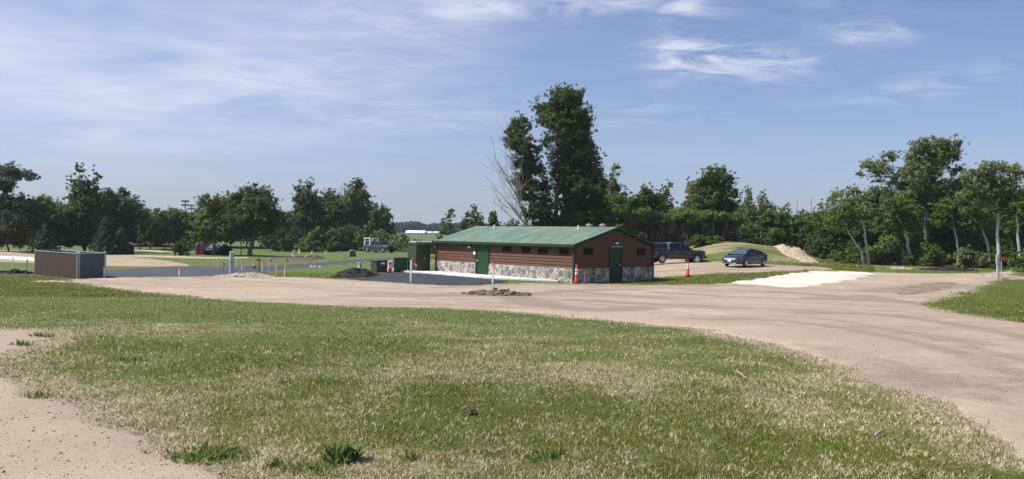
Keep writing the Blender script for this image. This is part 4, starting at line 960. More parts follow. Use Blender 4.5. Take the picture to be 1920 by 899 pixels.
def tree(name, label, cat, px, d, lobes, leaf='leaf_mid', bark='bark', trunk=None, tr=None, dens=1.0, group=None, depthf=.8, base=None, size=None, limbs=True, windy=0, trunk_py=None, clumpf=1.25, grow=1.0):
    """lobes: (px,py,rx,ry) in photo pixels at depth d (converted to metres and given real depth)"""
    rg = np.random.default_rng(100+NTREE[0]); NTREE[0] += 1
    bx0, by0, bz0 = at(px, d) if base is None else base
    root = thing(name, label, cat, (bx0, by0, bz0), 0, group); O = np.array([bx0, by0, bz0]); s = d/F
    size = size or max(.10, .0017*d)
    lob = np.array(lobes, float)
    lob[:, 2:] *= grow
    ctr = np.array([wp(l[0], l[1], d) for l in lob])-O
    cw = max(1.0, (lob[:, 0]+lob[:, 2]).max()-(lob[:, 0]-lob[:, 2]).min())*s/2
    cx = ctr[:, 0].mean()
    for i in range(len(lob)):
        room = max(.0, 1-((ctr[i, 0]-cx)/(cw+.01))**2)**.5*cw-lob[i, 2]*s*.8
        ctr[i, 1] += rg.uniform(-1, 1)*max(room, lob[i, 2]*s*.3)*depthf
    C_, R_, N_, D_ = [], [], [], []
    for i, l in enumerate(lob):
        rx, rz = l[2]*s, l[3]*s; ry = (rx+rz)/2
        area = l[2]*l[3]*PI; K = max(5, int(area/36*clumpf))
        g = rg.normal(0, 1, (K, 3)); g /= np.linalg.norm(g, axis=1)[:, None]; g *= rg.uniform(.35, 1.02, (K, 1))
        c = ctr[i]+g*np.array([rx, ry, rz]); C_.append(c)
        rc = rg.uniform(.16, .36, K)*min(rx, rz)+size*.7; R_.append(rc); D_.append(g)
        N_.append(np.maximum(6, (rc/s)**2*3.14*.40*dens*(.0017*d/size)**2*rg.uniform(.6, 1.4, K)).astype(int))
        K2 = max(3, int(K*.45)); g = rg.normal(0, 1, (K2, 3)); g[:, 2] = np.abs(g[:, 2])*1.1-.25; g /= np.linalg.norm(g, axis=1)[:, None]   # sprays standing clear of the clump
        g *= rg.uniform(1.0, 1.38, (K2, 1)); C_.append(ctr[i]+g*np.array([rx, ry, rz])); R_.append(rg.uniform(.06, .14, K2)*min(rx, rz)+size*.8); D_.append(g); N_.append(rg.integers(5, 14, K2))
    C_, R_, N_, D_ = map(np.concatenate, (C_, R_, N_, D_))
    if windy:                                     # branch ends swept to the right by the wind
        C_[:, 0] += windy*R_*rg.uniform(0, 1, len(R_))
    C_[:, 2] = np.maximum(C_[:, 2], R_*.5)
    V, Fq, t = leaves(C_, R_, N_, size, D_, rg)
    link('crown', np_mesh('crown', V, Fq, M[leaf], t), root)
    top = ctr[:, 2].max(); tr = tr or max(.06, .02*top)
    if trunk is None:
        k = ctr[np.argsort(-ctr[:, 2])[:max(1, len(ctr)//4)]]; tp = k.mean(0)
        P, R = limb((0, 0, -.3), tp, tr, tr*.18, 0, 12, rg)
    else:
        P = np.array([wp(a, b, d) for a, b in trunk])-O; P[0, 2] = min(P[0, 2], -.2)
        u = np.linspace(0, 1, len(P)); uu = np.linspace(0, 1, 14); P = np.stack([np.interp(uu, u, P[:, j]) for j in range(3)], 1)
        P[1:-1] += rg.normal(0, tr*.25, (12, 3)); R = np.linspace(tr, tr*.25, 14)
    segs = [(P, R)]
    if limbs:
        for i in range(len(ctr)):
            z = min(max(ctr[i, 2]-lob[i, 3]*s*1.4, top*.15), P[-1, 2]*.97); j = int(np.clip(np.searchsorted(P[:, 2], z), 1, len(P)-2))
            segs.append(limb(P[j], ctr[i], R[j]*.55, R[j]*.12+.008, .2, 7, rg))
            for q in range(3):
                c = ctr[i]+rg.normal(0, .5, 3)*np.array([lob[i, 2], lob[i, 2], lob[i, 3]])*s
                segs.append(limb(segs[-1-q][0][4], c, R[j]*.22+.006, .01, .1, 5, rg))
    Vt, Ft = tubes(segs); link('trunk', np_mesh('trunk', Vt, Ft, M[bark], smooth=True), root)
    return root
def gen(kind, px, top, base, hw, seed):
    r = np.random.default_rng(seed); L = []
    H = base-top
    if kind == 'round':
        n = 14
        for i in range(n):
            t = r.uniform(0, 2*PI); q = r.uniform(.15, .9)**.6
            x = px+math.cos(t)*q*hw*.85; y = top+H*.42-math.sin(t)*q*H*.36; L.append((x, y, hw*r.uniform(.30, .46), H*r.uniform(.12, .19)))
        L += [(px-hw*.5, base-H*.22, hw*.5, H*.16), (px+hw*.45, base-H*.22, hw*.5, H*.16), (px, base-H*.45, hw*.6, H*.2)]
    elif kind == 'poplar':
        for i in range(5):
            a = r.uniform(-.75, .75) if i else 0.05; tt = top+H*(abs(a)*.35+r.uniform(0, .08)); w = hw*(.40+.1*r.random())
            n = 6
            for j in range(n):
                f = j/(n-1); L.append((px+a*hw*(.75+.3*f)+r.normal(0, hw*.06), tt+(base-H*.18-tt)*f+H*.03, w*(.35+.75*min(1, f*1.8)), H*.10))
    elif kind == 'bush':
        for i in range(9):
            a = r.uniform(-.85, .85); L.append((px+a*hw, base-H*r.uniform(.2, .85)*(1-.45*abs(a)), hw*r.uniform(.25, .4), H*r.uniform(.18, .28)))
        L += [(px+k*hw*.5, base-H*.2, hw*.4, H*.24) for k in (-1, 0, 1)]
    elif kind == 'spire':
        for j in range(7):
            f = j/6; L.append((px+r.normal(0, hw*.12), top+H*(.06+.75*f), hw*(.22+.65*f), H*.09))
    elif kind == 'airy':
        for i in range(13):
            a = r.uniform(-.85, .85); b = r.uniform(.02, .75); L.append((px+a*hw*(.6+.4*math.sin(b*PI)), top+H*(.07+b*.85), hw*r.uniform(.24, .38), H*r.uniform(.06, .11)))
    return L
GW = 'trees along the edge of the lawn'
# conifers with drooping tiers
def spruce(label, px, d, top, hw, leaf):
    rg = np.random.default_rng(900+px); O = np.array(at(px, d)); root = thing('spruce', label, 'tree', tuple(O), 0, 'spruces before the left woods'); s = d/F
    H = wp(px, top, d)[2]-O[2]; W = hw*s; cs, rs, ds = [], [], []
    for k in range(16):
        z = H*(.06+.92*k/16); w = W*(1-k/16.5)*rg.uniform(.8, 1.1); n = max(5, int(14*w/W)+3)
        for j in range(n):
            t = 2*PI*(j+rg.random())/n
            for q in (.4, .7, 1.0): cs.append((math.cos(t)*w*q, math.sin(t)*w*q, z-.18*w*q+rg.normal(0, .05))); rs.append(.12+.10*w*(1.1-q)); ds.append((math.cos(t), math.sin(t), .3))
    cs, rs, ds = map(np.array, (cs, rs, ds)); V, Fq, t = leaves(cs, rs, np.full(len(cs), 14), .15, ds, rg, .5, 2.0)
    link('crown', np_mesh('crown', V, Fq, M[leaf], t), root); Vt, Ft = tubes([(np.array([(0, 0, -.3), (0, 0, H*.5), (0, 0, H*.98)]), [.16, .1, .02])]); link('trunk', np_mesh('trunk', Vt, Ft, M['bark'], smooth=True), root)
spruce('blue green spruce at the far left edge, half behind the enclosure line', 84, 103, 418, 36, 'leaf_blue')
spruce('blue green spruce behind the short grey post', 198, 104, 404, 36, 'leaf_blue')
spruce('small dark spruce right of the larger spruce', 226, 106, 424, 22, 'leaf_dark')
# (name, label, px, depth, kind or lobes, top, base, halfwidth, leaf, options)
T = [
 ('cottonwood', 'tall loose blue green cottonwood cut by the left edge of the photo', -8, 106, 'airy', 300, 470, 78, 'leaf_blue', {}),
 ('tree', 'broad dark tree filling in below the leftmost cottonwood', 15, 112, 'round', 350, 470, 60, 'leaf_dark', {}),
 ('tree', 'mid green rounded tree between the left cottonwood and the tall poplar', 82, 110, 'round', 366, 470, 46, 'leaf_mid', {}),
 ('poplar', 'tall dark poplar with a ragged top near the left end of the woods', 156, 113, 'poplar', 312, 470, 50, 'leaf_dark', {'windy': .6}),
 ('tree', 'dense tree spreading under the tall ragged left poplar', 158, 111, 'round', 372, 470, 58, 'leaf_dark', {}),
 ('tree', 'rounded dark blue green tree right of the tall ragged left poplar', 222, 122, 'round', 356, 468, 40, 'leaf_blue', {}),
 ('tree', 'low wide woodland tree just right of the spruces', 262, 140, 'round', 386, 466, 44, 'leaf_dark', {}),
 ('tree', 'low woodland tree under the light towers, left of them', 308, 146, 'round', 389, 464, 40, 'leaf_mid', {}),
 ('tree', 'low woodland tree directly below the light towers', 350, 150, 'round', 391, 464, 38, 'leaf_dark', {}),
 ('tree', 'broad green lawn tree shading the red shed', 402, 113, 'round', 366, 460, 52, 'leaf_mid', {'trunk': [(401, 479), (401, 455), (404, 420), (405, 390)], 'tr': .22}),
 ('tree', 'big lawn tree with a dark leaning trunk right of the red shed', 470, 112, [(470, 362, 26, 14), (445, 372, 20, 13), (492, 372, 20, 12), (506, 382, 10, 5), (480, 385, 30, 16), (450, 392, 30, 16), (470, 410, 36, 16), (500, 405, 20, 14), (440, 418, 26, 16), (478, 430, 32, 12), (505, 425, 14, 12), (450, 440, 18, 8), (429, 437, 12, 10)], 0, 0, 0, 'leaf_dark', {'trunk': [(468, 479), (471, 465), (474, 450), (472, 425), (468, 395), (470, 370)], 'tr': .36, 'windy': .6}),
 ('tree', 'slim lawn tree between the shed tree and the leaning tree', 432, 118, [(430, 405, 22, 20), (432, 430, 24, 16), (430, 448, 16, 8)], 0, 0, 0, 'leaf_dark', {'trunk': [(432, 476), (432, 455), (431, 410)], 'tr': .14}),
 ('bush', 'dark green bush at the left wall of the red shed', 342, 116, 'bush', 440, 474, 19, 'leaf_dark', {}),
 ('sapling', 'small bronze leaved sapling by the tan path', 340, 104, 'round', 456, 482, 14, 'leaf_brown', {'trunk': [(342, 482), (341, 470), (340, 460)], 'tr': .05, 'dens': .6}),
 ('poplar', 'left of two tall dark poplar clumps behind the far lawn', 570, 152, 'poplar', 334, 470, 50, 'leaf_dark', {'windy': .7}),
 ('poplar', 'right and wider of two tall dark poplar clumps behind the far lawn', 672, 152, 'poplar', 333, 470, 56, 'leaf_dark', {'windy': .7}),
 ('tree', 'narrow dark tree filling the gap between the two poplar clumps', 618, 156, 'round', 362, 470, 30, 'leaf_dark', {}),
 ('tree', 'dark tree stepping down right of the wider poplar clump', 716, 148, 'round', 388, 470, 26, 'leaf_dark', {'windy': .5}),
 ('tree', 'dark rounded tree left of the poplar clumps', 525, 150, 'round', 396, 472, 34, 'leaf_dark', {}),
 ('bush', 'wide dark bush under the left poplar clump', 545, 146, 'bush', 420, 472, 44, 'leaf_dark', {}),
 ('bush', 'mid green bush behind the row of white boxes', 598, 143, 'bush', 426, 473, 44, 'leaf_mid', {}),
 ('bush', 'dark bush behind the brown bin', 650, 142, 'bush', 420, 474, 42, 'leaf_dark', {}),
 ('willow_bush', 'greyish willow bush behind the grey truck', 716, 136, 'bush', 424, 476, 34, 'leaf_olive', {}),
 ('willow_bush', 'tall bright bush just left of the grey truck', 690, 138, 'bush', 420, 476, 22, 'leaf_mid', {}),
 ('willow_bush', 'grey green bush right of the grey truck, left of the green cabinet', 752, 132, 'bush', 434, 480, 32, 'leaf_olive', {}),
 ('willow_bush', 'low dark bush behind the tall green cabinet', 780, 128, 'bush', 452, 482, 26, 'leaf_mid', {}),
 ('tree', 'pointed dark tree at the left end of the green roof', 843, 112, 'spire', 391, 470, 26, 'leaf_dark', {}),
 ('tree', 'loose upright tree rising over the left half of the green roof', 889, 114, 'poplar', 385, 465, 28, 'leaf_dark', {}),
 ('tree', 'narrow upright tree left of the dead branches', 926, 116, 'poplar', 394, 465, 20, 'leaf_dark', {}),
 ('bush', 'low light bush seen over the ridge under the dead branches', 966, 112, 'bush', 404, 450, 22, 'leaf_olive', {}),
 ('hero_poplar', 'tallest tree, a dark poplar behind the building with a massive ragged crown', 1041, 86,
   [(1054, 172, 17, 10), (1052, 188, 27, 14), (1076, 185, 16, 14), (1045, 203, 36, 18), (1076, 208, 24, 18), (1032, 226, 20, 14), (1060, 232, 34, 18), (1086, 232, 18, 16), (1100, 215, 9, 18), (1050, 258, 28, 18), (1080, 262, 28, 18), (1102, 270, 12, 12), (1056, 288, 28, 18), (1088, 292, 28, 18), (1112, 296, 10, 8), (1050, 318, 20, 20), (1080, 320, 30, 18), (1108, 322, 16, 14), (1121, 305, 7, 16), (1060, 348, 24, 20), (1095, 350, 30, 20), (1120, 340, 8, 10), (1070, 380, 28, 20), (1105, 385, 28, 22), (1062, 412, 22, 20), (1095, 420, 34, 22), (1125, 415, 18, 22), (1020, 212, 12, 9), (1004, 203, 8, 9), (1011, 228, 11, 10), (1090, 445, 36, 16), (1018, 330, 9, 12), (1022, 268, 9, 12), (1024, 352, 10, 13), (1022, 395, 12, 18), (1030, 430, 16, 18), (1128, 320, 6, 10), (1118, 372, 12, 14), (1128, 400, 12, 16)], 0, 0, 0, 'leaf_dark',
   {'trunk': [(1041, 480), (1040, 430), (1042, 390), (1047, 340), (1052, 290), (1056, 240), (1057, 190)], 'tr': .36, 'dens': .85, 'windy': .7, 'clumpf': 1.15, 'name': 'poplar'}),
 ('poplar', 'leaning airy poplar left of the tallest tree with sky showing through', 1004, 84,
   [(972, 226, 11, 12), (966, 246, 14, 12), (984, 244, 9, 14), (962, 268, 14, 13), (980, 276, 16, 14), (996, 292, 14, 12), (1008, 272, 10, 8), (970, 298, 12, 12), (986, 316, 18, 14), (1008, 316, 12, 10), (976, 338, 14, 14), (1000, 345, 16, 13), (1016, 350, 8, 8), (988, 366, 16, 13), (1010, 378, 14, 12), (1000, 398, 16, 13), (1018, 408, 14, 14), (984, 402, 8, 8), (1010, 428, 18, 12), (1024, 380, 10, 14), (1022, 440, 16, 14), (996, 446, 16, 12), (958, 256, 8, 14)], 0, 0, 0, 'leaf_dark',
   {'trunk': [(1006, 480), (1000, 430), (996, 390), (990, 340), (982, 290), (972, 240)], 'tr': .2, 'dens': .8, 'windy': .7, 'grow': 1.35}),
 ('poplar', 'bushy tree joining the right foot of the tallest tree', 1150, 96, 'poplar', 316, 470, 46, 'leaf_mid', {'windy': .6}),
 ('tree', 'dense rounded tree right of the tallest tree, lower and greener', 1172, 92, 'round', 362, 470, 46, 'leaf_mid', {}),
 ('tree', 'fresh green rounded tree above the gable peak', 1212, 96, 'round', 354, 465, 36, 'leaf_light', {}),
 ('poplar', 'slender spiky poplar clump between two rounded trees', 1252, 118, 'poplar', 336, 460, 32, 'leaf_dark', {}),
 ('tree', 'upright mid green tree just left of the tall rounded maple', 1302, 102, 'poplar', 330, 465, 32, 'leaf_olive', {}),
 ('maple', 'tall rounded bright green tree over the parked truck with a branch to the right', 1345, 96, [(1345, 322, 20, 11), (1328, 332, 16, 11), (1360, 335, 16, 10), (1345, 345, 24, 14), (1322, 355, 20, 14), (1362, 360, 20, 11), (1384, 366, 9, 5), (1340, 372, 30, 15), (1312, 380, 20, 14), (1365, 384, 20, 12), (1335, 400, 36, 16), (1300, 405, 24, 14), (1372, 405, 20, 14), (1340, 420, 40, 14)], 0, 0, 0, 'leaf_light', {'trunk': [(1342, 470), (1344, 430), (1345, 380), (1345, 335)], 'tr': .25}),
 ('tree', 'low fresh green tree left of the tall rounded maple', 1285, 94, 'round', 384, 455, 36, 'leaf_light', {}),
 ('poplar', 'left of a pair of pale green poplars leaning right above the thicket', 1402, 106, 'poplar', 352, 460, 24, 'leaf_olive', {'windy': 1.0}),
 ('poplar', 'right of a pair of pale green poplars leaning right above the thicket', 1430, 108, 'poplar', 358, 465, 26, 'leaf_olive', {'windy': 1.0}),
 ('tree', 'mid green tree at the right end of the thicket', 1452, 104, 'round', 388, 478, 34, 'leaf_mid', {}),
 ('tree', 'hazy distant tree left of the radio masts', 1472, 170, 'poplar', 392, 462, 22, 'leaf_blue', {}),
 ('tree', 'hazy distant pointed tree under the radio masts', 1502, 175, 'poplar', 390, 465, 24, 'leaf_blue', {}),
 ('tree', 'green woodland tree behind the pale sand heap', 1500, 112, 'round', 402, 490, 42, 'leaf_mid', {}),
 ('tree', 'dense woodland tree just right of the pale sand heap', 1545, 96, 'round', 396, 498, 40, 'leaf_dark', {}),
 ('bush', 'dark low bush at the right foot of the pale sand heap', 1528, 84, 'bush', 440, 496, 30, 'leaf_dark', {}),
 ('birch', 'pale trunked tree with a loose crown at the left end of the right woods', 1607, 74, [(1585, 362, 14, 8), (1608, 358, 14, 9), (1566, 374, 14, 8), (1600, 374, 20, 10), (1550, 386, 12, 7), (1580, 390, 20, 10), (1615, 392, 20, 12), (1630, 372, 10, 8), (1596, 408, 24, 10)], 0, 0, 0, 'leaf_olive', {'bark': 'birch', 'trunk': [(1629, 503), (1626, 470), (1621, 430), (1612, 400), (1606, 375), (1604, 360)], 'tr': 0.130, 'dens': .8}),
 ('birch', 'thin pale trunk leaning strongly left at the front of the right woods', 1600, 73, [(1560, 412, 16, 9), (1578, 402, 14, 8), (1590, 420, 16, 9), (1570, 428, 18, 9)], 0, 0, 0, 'leaf_mid', {'bark': 'birch', 'trunk': [(1621, 502), (1614, 470), (1600, 450), (1588, 430), (1581, 412)], 'tr': 0.111, 'dens': .8}),
 ('oak', 'tallest tree of the right woods with wide spreading limbs', 1728, 79, [(1752, 276, 18, 9), (1728, 276, 18, 10), (1700, 282, 14, 9), (1684, 290, 13, 7), (1772, 288, 13, 11), (1742, 294, 24, 12), (1712, 300, 20, 10), (1768, 308, 22, 11), (1740, 318, 26, 12), (1792, 318, 12, 8), (1652, 306, 16, 8), (1630, 316, 16, 7), (1622, 326, 8, 5), (1664, 318, 16, 8), (1688, 322, 16, 9), (1706, 322, 14, 9), (1716, 340, 24, 12), (1760, 342, 26, 12), (1792, 340, 12, 9), (1684, 344, 16, 9), (1658, 336, 9, 5), (1740, 366, 30, 14), (1700, 368, 20, 12), (1778, 368, 24, 12)], 0, 0, 0, 'leaf_olive', {'trunk': [(1735, 500), (1736, 440), (1735, 400), (1732, 350), (1736, 310), (1740, 285)], 'tr': .24, 'dens': .85, 'grow': 1.5}),
 ('birch', 'pale forked trunk under the left limb of the tallest right tree', 1700, 74, [(1660, 382, 20, 10), (1690, 376, 22, 11), (1642, 398, 18, 10), (1676, 402, 26, 12), (1710, 398, 20, 12), (1690, 424, 26, 12)], 0, 0, 0, 'leaf_mid', {'bark': 'birch', 'trunk': [(1711, 497), (1705, 465), (1698, 440), (1690, 415), (1672, 395), (1660, 385)], 'tr': 0.156}),
 ('birch', 'pale upright trunk in the middle of the right woods', 1790, 73, [(1776, 384, 22, 11), (1802, 380, 20, 12), (1790, 402, 26, 12), (1770, 415, 20, 12), (1810, 420, 22, 12)], 0, 0, 0, 'leaf_mid', {'bark': 'birch', 'trunk': [(1798, 498), (1794, 455), (1788, 420), (1782, 390)], 'tr': 0.130}),
 ('birch', 'airy pale limbed tree right of the tallest right tree', 1874, 68, [(1838, 318, 16, 8), (1862, 318, 18, 9), (1888, 326, 18, 9), (1826, 334, 16, 9), (1850, 336, 20, 9), (1880, 344, 20, 9), (1906, 342, 14, 8), (1840, 356, 18, 9), (1868, 362, 20, 9), (1900, 364, 18, 9), (1822, 366, 16, 9), (1850, 378, 18, 8)], 0, 0, 0, 'leaf_olive', {'bark': 'birch', 'trunk': [(1875, 505), (1872, 460), (1870, 420), (1872, 390), (1866, 355), (1860, 330)], 'tr': 0.169, 'dens': .7, 'grow': 1.55}),
 ('birch', 'pale trunked tree at the right edge of the photo', 1912, 67, [(1905, 382, 16, 8), (1925, 372, 16, 9), (1920, 392, 20, 9), (1896, 396, 14, 8), (1935, 405, 18, 10), (1948, 380, 16, 10)], 0, 0, 0, 'leaf_mid', {'bark': 'birch', 'trunk': [(1914, 500), (1910, 450), (1906, 410), (1910, 385)], 'tr': 0.143, 'dens': .7, 'grow': 1.5}),
 ('birch', 'pale branching trunk with low bare limbs, left of the airy tree', 1840, 70, [(1830, 398, 20, 10), (1850, 410, 18, 10), (1815, 400, 14, 8), (1838, 425, 22, 10)], 0, 0, 0, 'leaf_mid', {'bark': 'birch', 'trunk': [(1858, 500), (1852, 460), (1842, 430), (1826, 410), (1808, 398)], 'tr': 0.117, 'dens': .7}),
 ('tree', 'dense dark tree behind the birches at the left of the right woods', 1640, 90, 'round', 352, 500, 52, 'leaf_dark', {}),
 ('tree', 'dense dark tree behind the tallest right tree', 1712, 92, 'round', 338, 500, 56, 'leaf_olive', {}),
 ('tree', 'dense dark tree filling the middle of the right woods', 1795, 90, 'round', 336, 500, 54, 'leaf_mid', {}),
 ('tree', 'dense dark tree at the far right behind the airy tree', 1880, 88, 'round', 330, 500, 56, 'leaf_olive', {}),
 ('tree', 'dense tree cut by the right edge of the photo', 1955, 84, 'round', 322, 505, 62, 'leaf_olive', {}),
 ('bush', 'understory bush below the leftmost birch', 1590, 82, 'bush', 458, 502, 36, 'leaf_dark', {}),
 ('bush', 'understory bush between the two leaning birches', 1655, 81, 'bush', 456, 503, 38, 'leaf_dark', {}),
 ('bush', 'understory bush behind the dark covered heap', 1735, 80, 'bush', 452, 505, 44, 'leaf_dark', {}),
 ('bush', 'understory bush left of the right pedestal', 1810, 77, 'bush', 456, 508, 44, 'leaf_mid', {}),
 ('bush', 'understory bush behind the right pedestal', 1875, 75, 'bush', 458, 510, 40, 'leaf_dark', {}),
 ('bush', 'understory bush at the right edge of the photo', 1935, 66, 'bush', 450, 512, 40, 'leaf_mid', {}),
 ('tree', 'leafy small tree crowding behind the two leaning pale trunks', 1668, 83, 'round', 395, 503, 40, 'leaf_mid', {}),
 ('tree', 'leafy small tree between the upright pale trunk and the tallest right tree', 1758, 82, 'round', 392, 505, 40, 'leaf_olive', {}),
 ('tree', 'leafy small tree left of the airy pale limbed tree', 1830, 79, 'round', 390, 507, 40, 'leaf_olive', {}),
 ('tree', 'leafy small tree right of the airy pale limbed tree', 1905, 76, 'round', 388, 510, 38, 'leaf_mid', {}),
 ('bush', 'low bright shrub at the foot of the two leaning pale trunks', 1622, 76, 'bush', 470, 503, 26, 'leaf_mid', {}),
 ('bush', 'low shrub between the tan spoil heap and the dark covered heap', 1712, 74, 'bush', 472, 506, 28, 'leaf_olive', {}),
 ('bush', 'low dark shrub under the leftmost pale trunks of the right woods', 1572, 75, 'bush', 470, 503, 30, 'leaf_mid', {}),
 ('bush', 'shrub filling the gap right of the two leaning pale trunks', 1655, 74, 'bush', 462, 505, 26, 'leaf_mid', {}),
 ('bush', 'shrub just left of the forked pale trunk', 1690, 73, 'bush', 466, 506, 24, 'leaf_dark', {}),
 ('bush', 'leafy shrub under the tallest right tree', 1745, 72, 'bush', 456, 507, 30, 'leaf_mid', {}),
 ('bush', 'leafy shrub between the upright pale trunk and the right pedestal', 1825, 70, 'bush', 456, 509, 32, 'leaf_olive', {}),
 ('bush', 'shrub standing close behind the right pedestal', 1886, 68, 'bush', 460, 511, 26, 'leaf_dark', {}),
 ('bush', 'tall shrub between the forked pale trunk and the tallest right tree', 1722, 75, 'bush', 440, 506, 22, 'leaf_dark', {}),
 ('bush', 'tall shrub between the leaning pale trunks and the forked trunk', 1668, 76, 'bush', 436, 505, 24, 'leaf_olive', {}),
 ('bush', 'scrubby bush on the crest of the mound', 1368, 86, 'bush', 434, 456, 24, 'leaf_dark', {}),
 ('bush', 'low scrub on the right shoulder of the mound', 1425, 86, 'bush', 444, 466, 26, 'leaf_mid', {}),
 ('bush', 'leafy green bush on the top left flank of the mound', 1322, 80, 'bush', 432, 466, 34, 'leaf_light', {}),
 ('bush', 'dark bush behind the crest of the mound', 1400, 92, 'bush', 418, 462, 44, 'leaf_dark', {}),
 ('bush', 'mid green bush on the right flank of the mound', 1452, 94, 'bush', 428, 486, 36, 'leaf_mid', {}),
 ('bush', 'dark bush behind the right end of the green roof', 1172, 84, 'bush', 420, 475, 40, 'leaf_dark', {}),
]
for i, (nm, lab, px, d, kind, top, base, hw, leaf, opt) in enumerate(T):
    opt = dict(opt); nm = opt.pop('name', nm)
    lobes = gen(kind, px, top, base, hw, 300+i) if isinstance(kind, str) else kind
    if not isinstance(kind, str): opt.setdefault('grow', 1.2)
    tree(nm, lab, 'bush' if 'bush' in nm else 'tree', px, d, lobes, leaf, group='bushes under the trees' if 'bush' in nm else GW, **opt)
# overgrown thicket: leafy canopy on bare dark stems
for i, (px, top, hw, lab) in enumerate(((1212, 408, 34, 'left end of the vine covered thicket with bare stems'), (1258, 404, 36, 'middle of the vine covered thicket with bare stems'), (1306, 402, 34, 'vine covered thicket behind the truck cab'), (1352, 404, 36, 'right part of the vine covered thicket'))):
    rg = np.random.default_rng(50+i); d = 86; O = np.array(at(px, d)); root = thing('thicket', lab, 'thicket', tuple(O), 0, 'overgrown thicket'); s = d/F
    H = wp(px, top, d)[2]-O[2]; W = hw*s; segs = []
    for k in range(46):
        a = np.array([rg.uniform(-W, W), rg.uniform(-1.5, 1.5), -.2]); b = a+np.array([rg.normal(0, .5), rg.normal(0, .4), H*rg.uniform(.75, .95)]); segs.append(limb(a, b, .05, .02, 0, 8, rg))
        if k % 2: segs.append(limb(segs[-1][0][3], b+rg.normal(0, .6, 3), .03, .012, 0, 6, rg))
    Vt, Ft = tubes(segs, 5); link('stems', np_mesh('stems', Vt, Ft, M['bark'], smooth=True), root)
    K = 150; cs = np.stack([rg.uniform(-W*1.1, W*1.1, K), rg.uniform(-2, 2, K), H*(.86+.13*rg.random(K))+.2*rg.normal(0, 1, K)], 1)
    K2 = 60; c2 = np.stack([rg.uniform(-W, W, K2), rg.uniform(.3, 2.2, K2), H*rg.uniform(.3, .8, K2)], 1)
    K3 = 40; c3 = np.stack([rg.uniform(-W, W, K3), rg.uniform(-1.8, -.2, K3), H*rg.uniform(.02, .18, K3)], 1)
    cs = np.concatenate([cs, c2, c3]); V, Fq, t = leaves(cs, rg.uniform(.25, .5, len(cs)), np.full(len(cs), 38), .15, np.tile([0, -.3, .8], (len(cs), 1)), rg)
    link('canopy', np_mesh('canopy', V, Fq, M['leaf_mid'], t), root)
# bare dead tree left of the leaning poplar
rg = np.random.default_rng(77); d = 83; O = np.array(at(1002, d)); root = thing('dead_tree', 'bare dead tree with fine grey branches fanning left of the tallest poplar', 'tree', tuple(O)); segs = []
def twig(a, b, r, lev):
    P, R = limb(a, b, r, r*.35, -.10, 8, rg); segs.append((P, R))
    if lev == 0: return
    L_ = np.linalg.norm(np.array(b)-np.array(a))
    for k in range(6 if lev > 1 else 4):
        j = rg.integers(2, 8); dirn = (P[-1]-P[0])/L_; e = P[j]+(dirn*.55+rg.normal(0, .33, 3)+np.array([-.08, 0, .28]))*L_*rg.uniform(.22, .42); twig(P[j], e, r*.42, lev-1)
base_ = wp(992, 432, d)-O
segs.append(limb((0, 0, -.2), base_, .17, .13, 0, 8, rg))
for e in ((946, 262), (930, 300), (924, 346), (928, 372), (948, 330), (960, 290), (965, 395), (936, 322), (953, 276), (940, 352), (956, 308), (934, 386), (950, 380)):
    twig(base_+rg.normal(0, .15, 3), wp(e[0], e[1], d+rg.uniform(-2, 2))-O, .06, 2)
Vt, Ft = tubes(segs, 5); link('branches', np_mesh('branches', Vt, Ft, M['dead'], smooth=True), root)
# small dead tops
for px, d, y0, y1, lab in ((452, 119, 356, 400, 'bare dead top poking out between the two lawn trees'), (648, 150, 348, 400, 'bare dead twigs at the left shoulder of the wider poplar clump')):
    segs = []; O = np.array(at(px, d)); root = thing('dead_tree', lab, 'tree', tuple(O)); b0 = wp(px, y1, d)-O; segs.append((np.array([[0, 0, -.2], b0*.5, b0]), [.09, .07, .06]))
    for k in range(5): twig(b0, wp(px+rg.uniform(-12, 8), y0+rg.uniform(0, 14), d)-O, .05, 1)
    Vt, Ft = tubes(segs, 5); link('branches', np_mesh('branches', Vt, Ft, M['dead'], smooth=True), root)
# far woods on the horizon, and woods behind the nearer rows: one mass each
def woods(label, spans, leaf, size, dens=1.0, seed=5):
    rg = np.random.default_rng(seed); cs, rs = [], []
    for px0, px1, d0, d1, h0, h1 in spans:
        n = int((px1-px0)*dens)
        px = rg.uniform(px0, px1, n); d = rg.uniform(d0, d1, n); x = np.array([ray(p, 440)[0] for p in px])*d; z = terrain(x, d)
        bump = fbm(px*.045, px*0+seed, 4, 3); h = (h0+(h1-h0)*bump)*rg.uniform(.15, 1, n)**.7
        cs.append(np.stack([x, d, z+h], 1)); rs.append(np.full(n, 1)*(h1*.16)*rg.uniform(.6, 1.2, n))
    cs, rs = np.concatenate(cs), np.concatenate(rs); V, Fq, t = leaves(cs, rs, np.full(len(cs), 26), size, np.tile([0, -.4, .6], (len(cs), 1)), rg)
    return tag(link('far_woods', np_mesh('far_woods', V, Fq, M[leaf], t)), label, 'woods', kind='stuff')
woods('hazy blue tree line on the horizon', [(700, 860, 690, 760, 5, 13), (400, 1000, 900, 1000, 8, 14), (1400, 1600, 500, 620, 8, 16)], 'far', 2.0, 6, 5)
woods('dense dark woods closing the view behind the left trees', [(-120, 520, 160, 185, 3, 11), (480, 720, 165, 190, 3, 12)], 'leaf_dark', .42, 5, 6)
woods('dense dark woods closing the view behind the right trees', [(1130, 1480, 112, 135, 2, 9), (1440, 1560, 120, 145, 2, 8), (1540, 2060, 92, 112, 2, 8)], 'leaf_dark', .30, 7, 7)
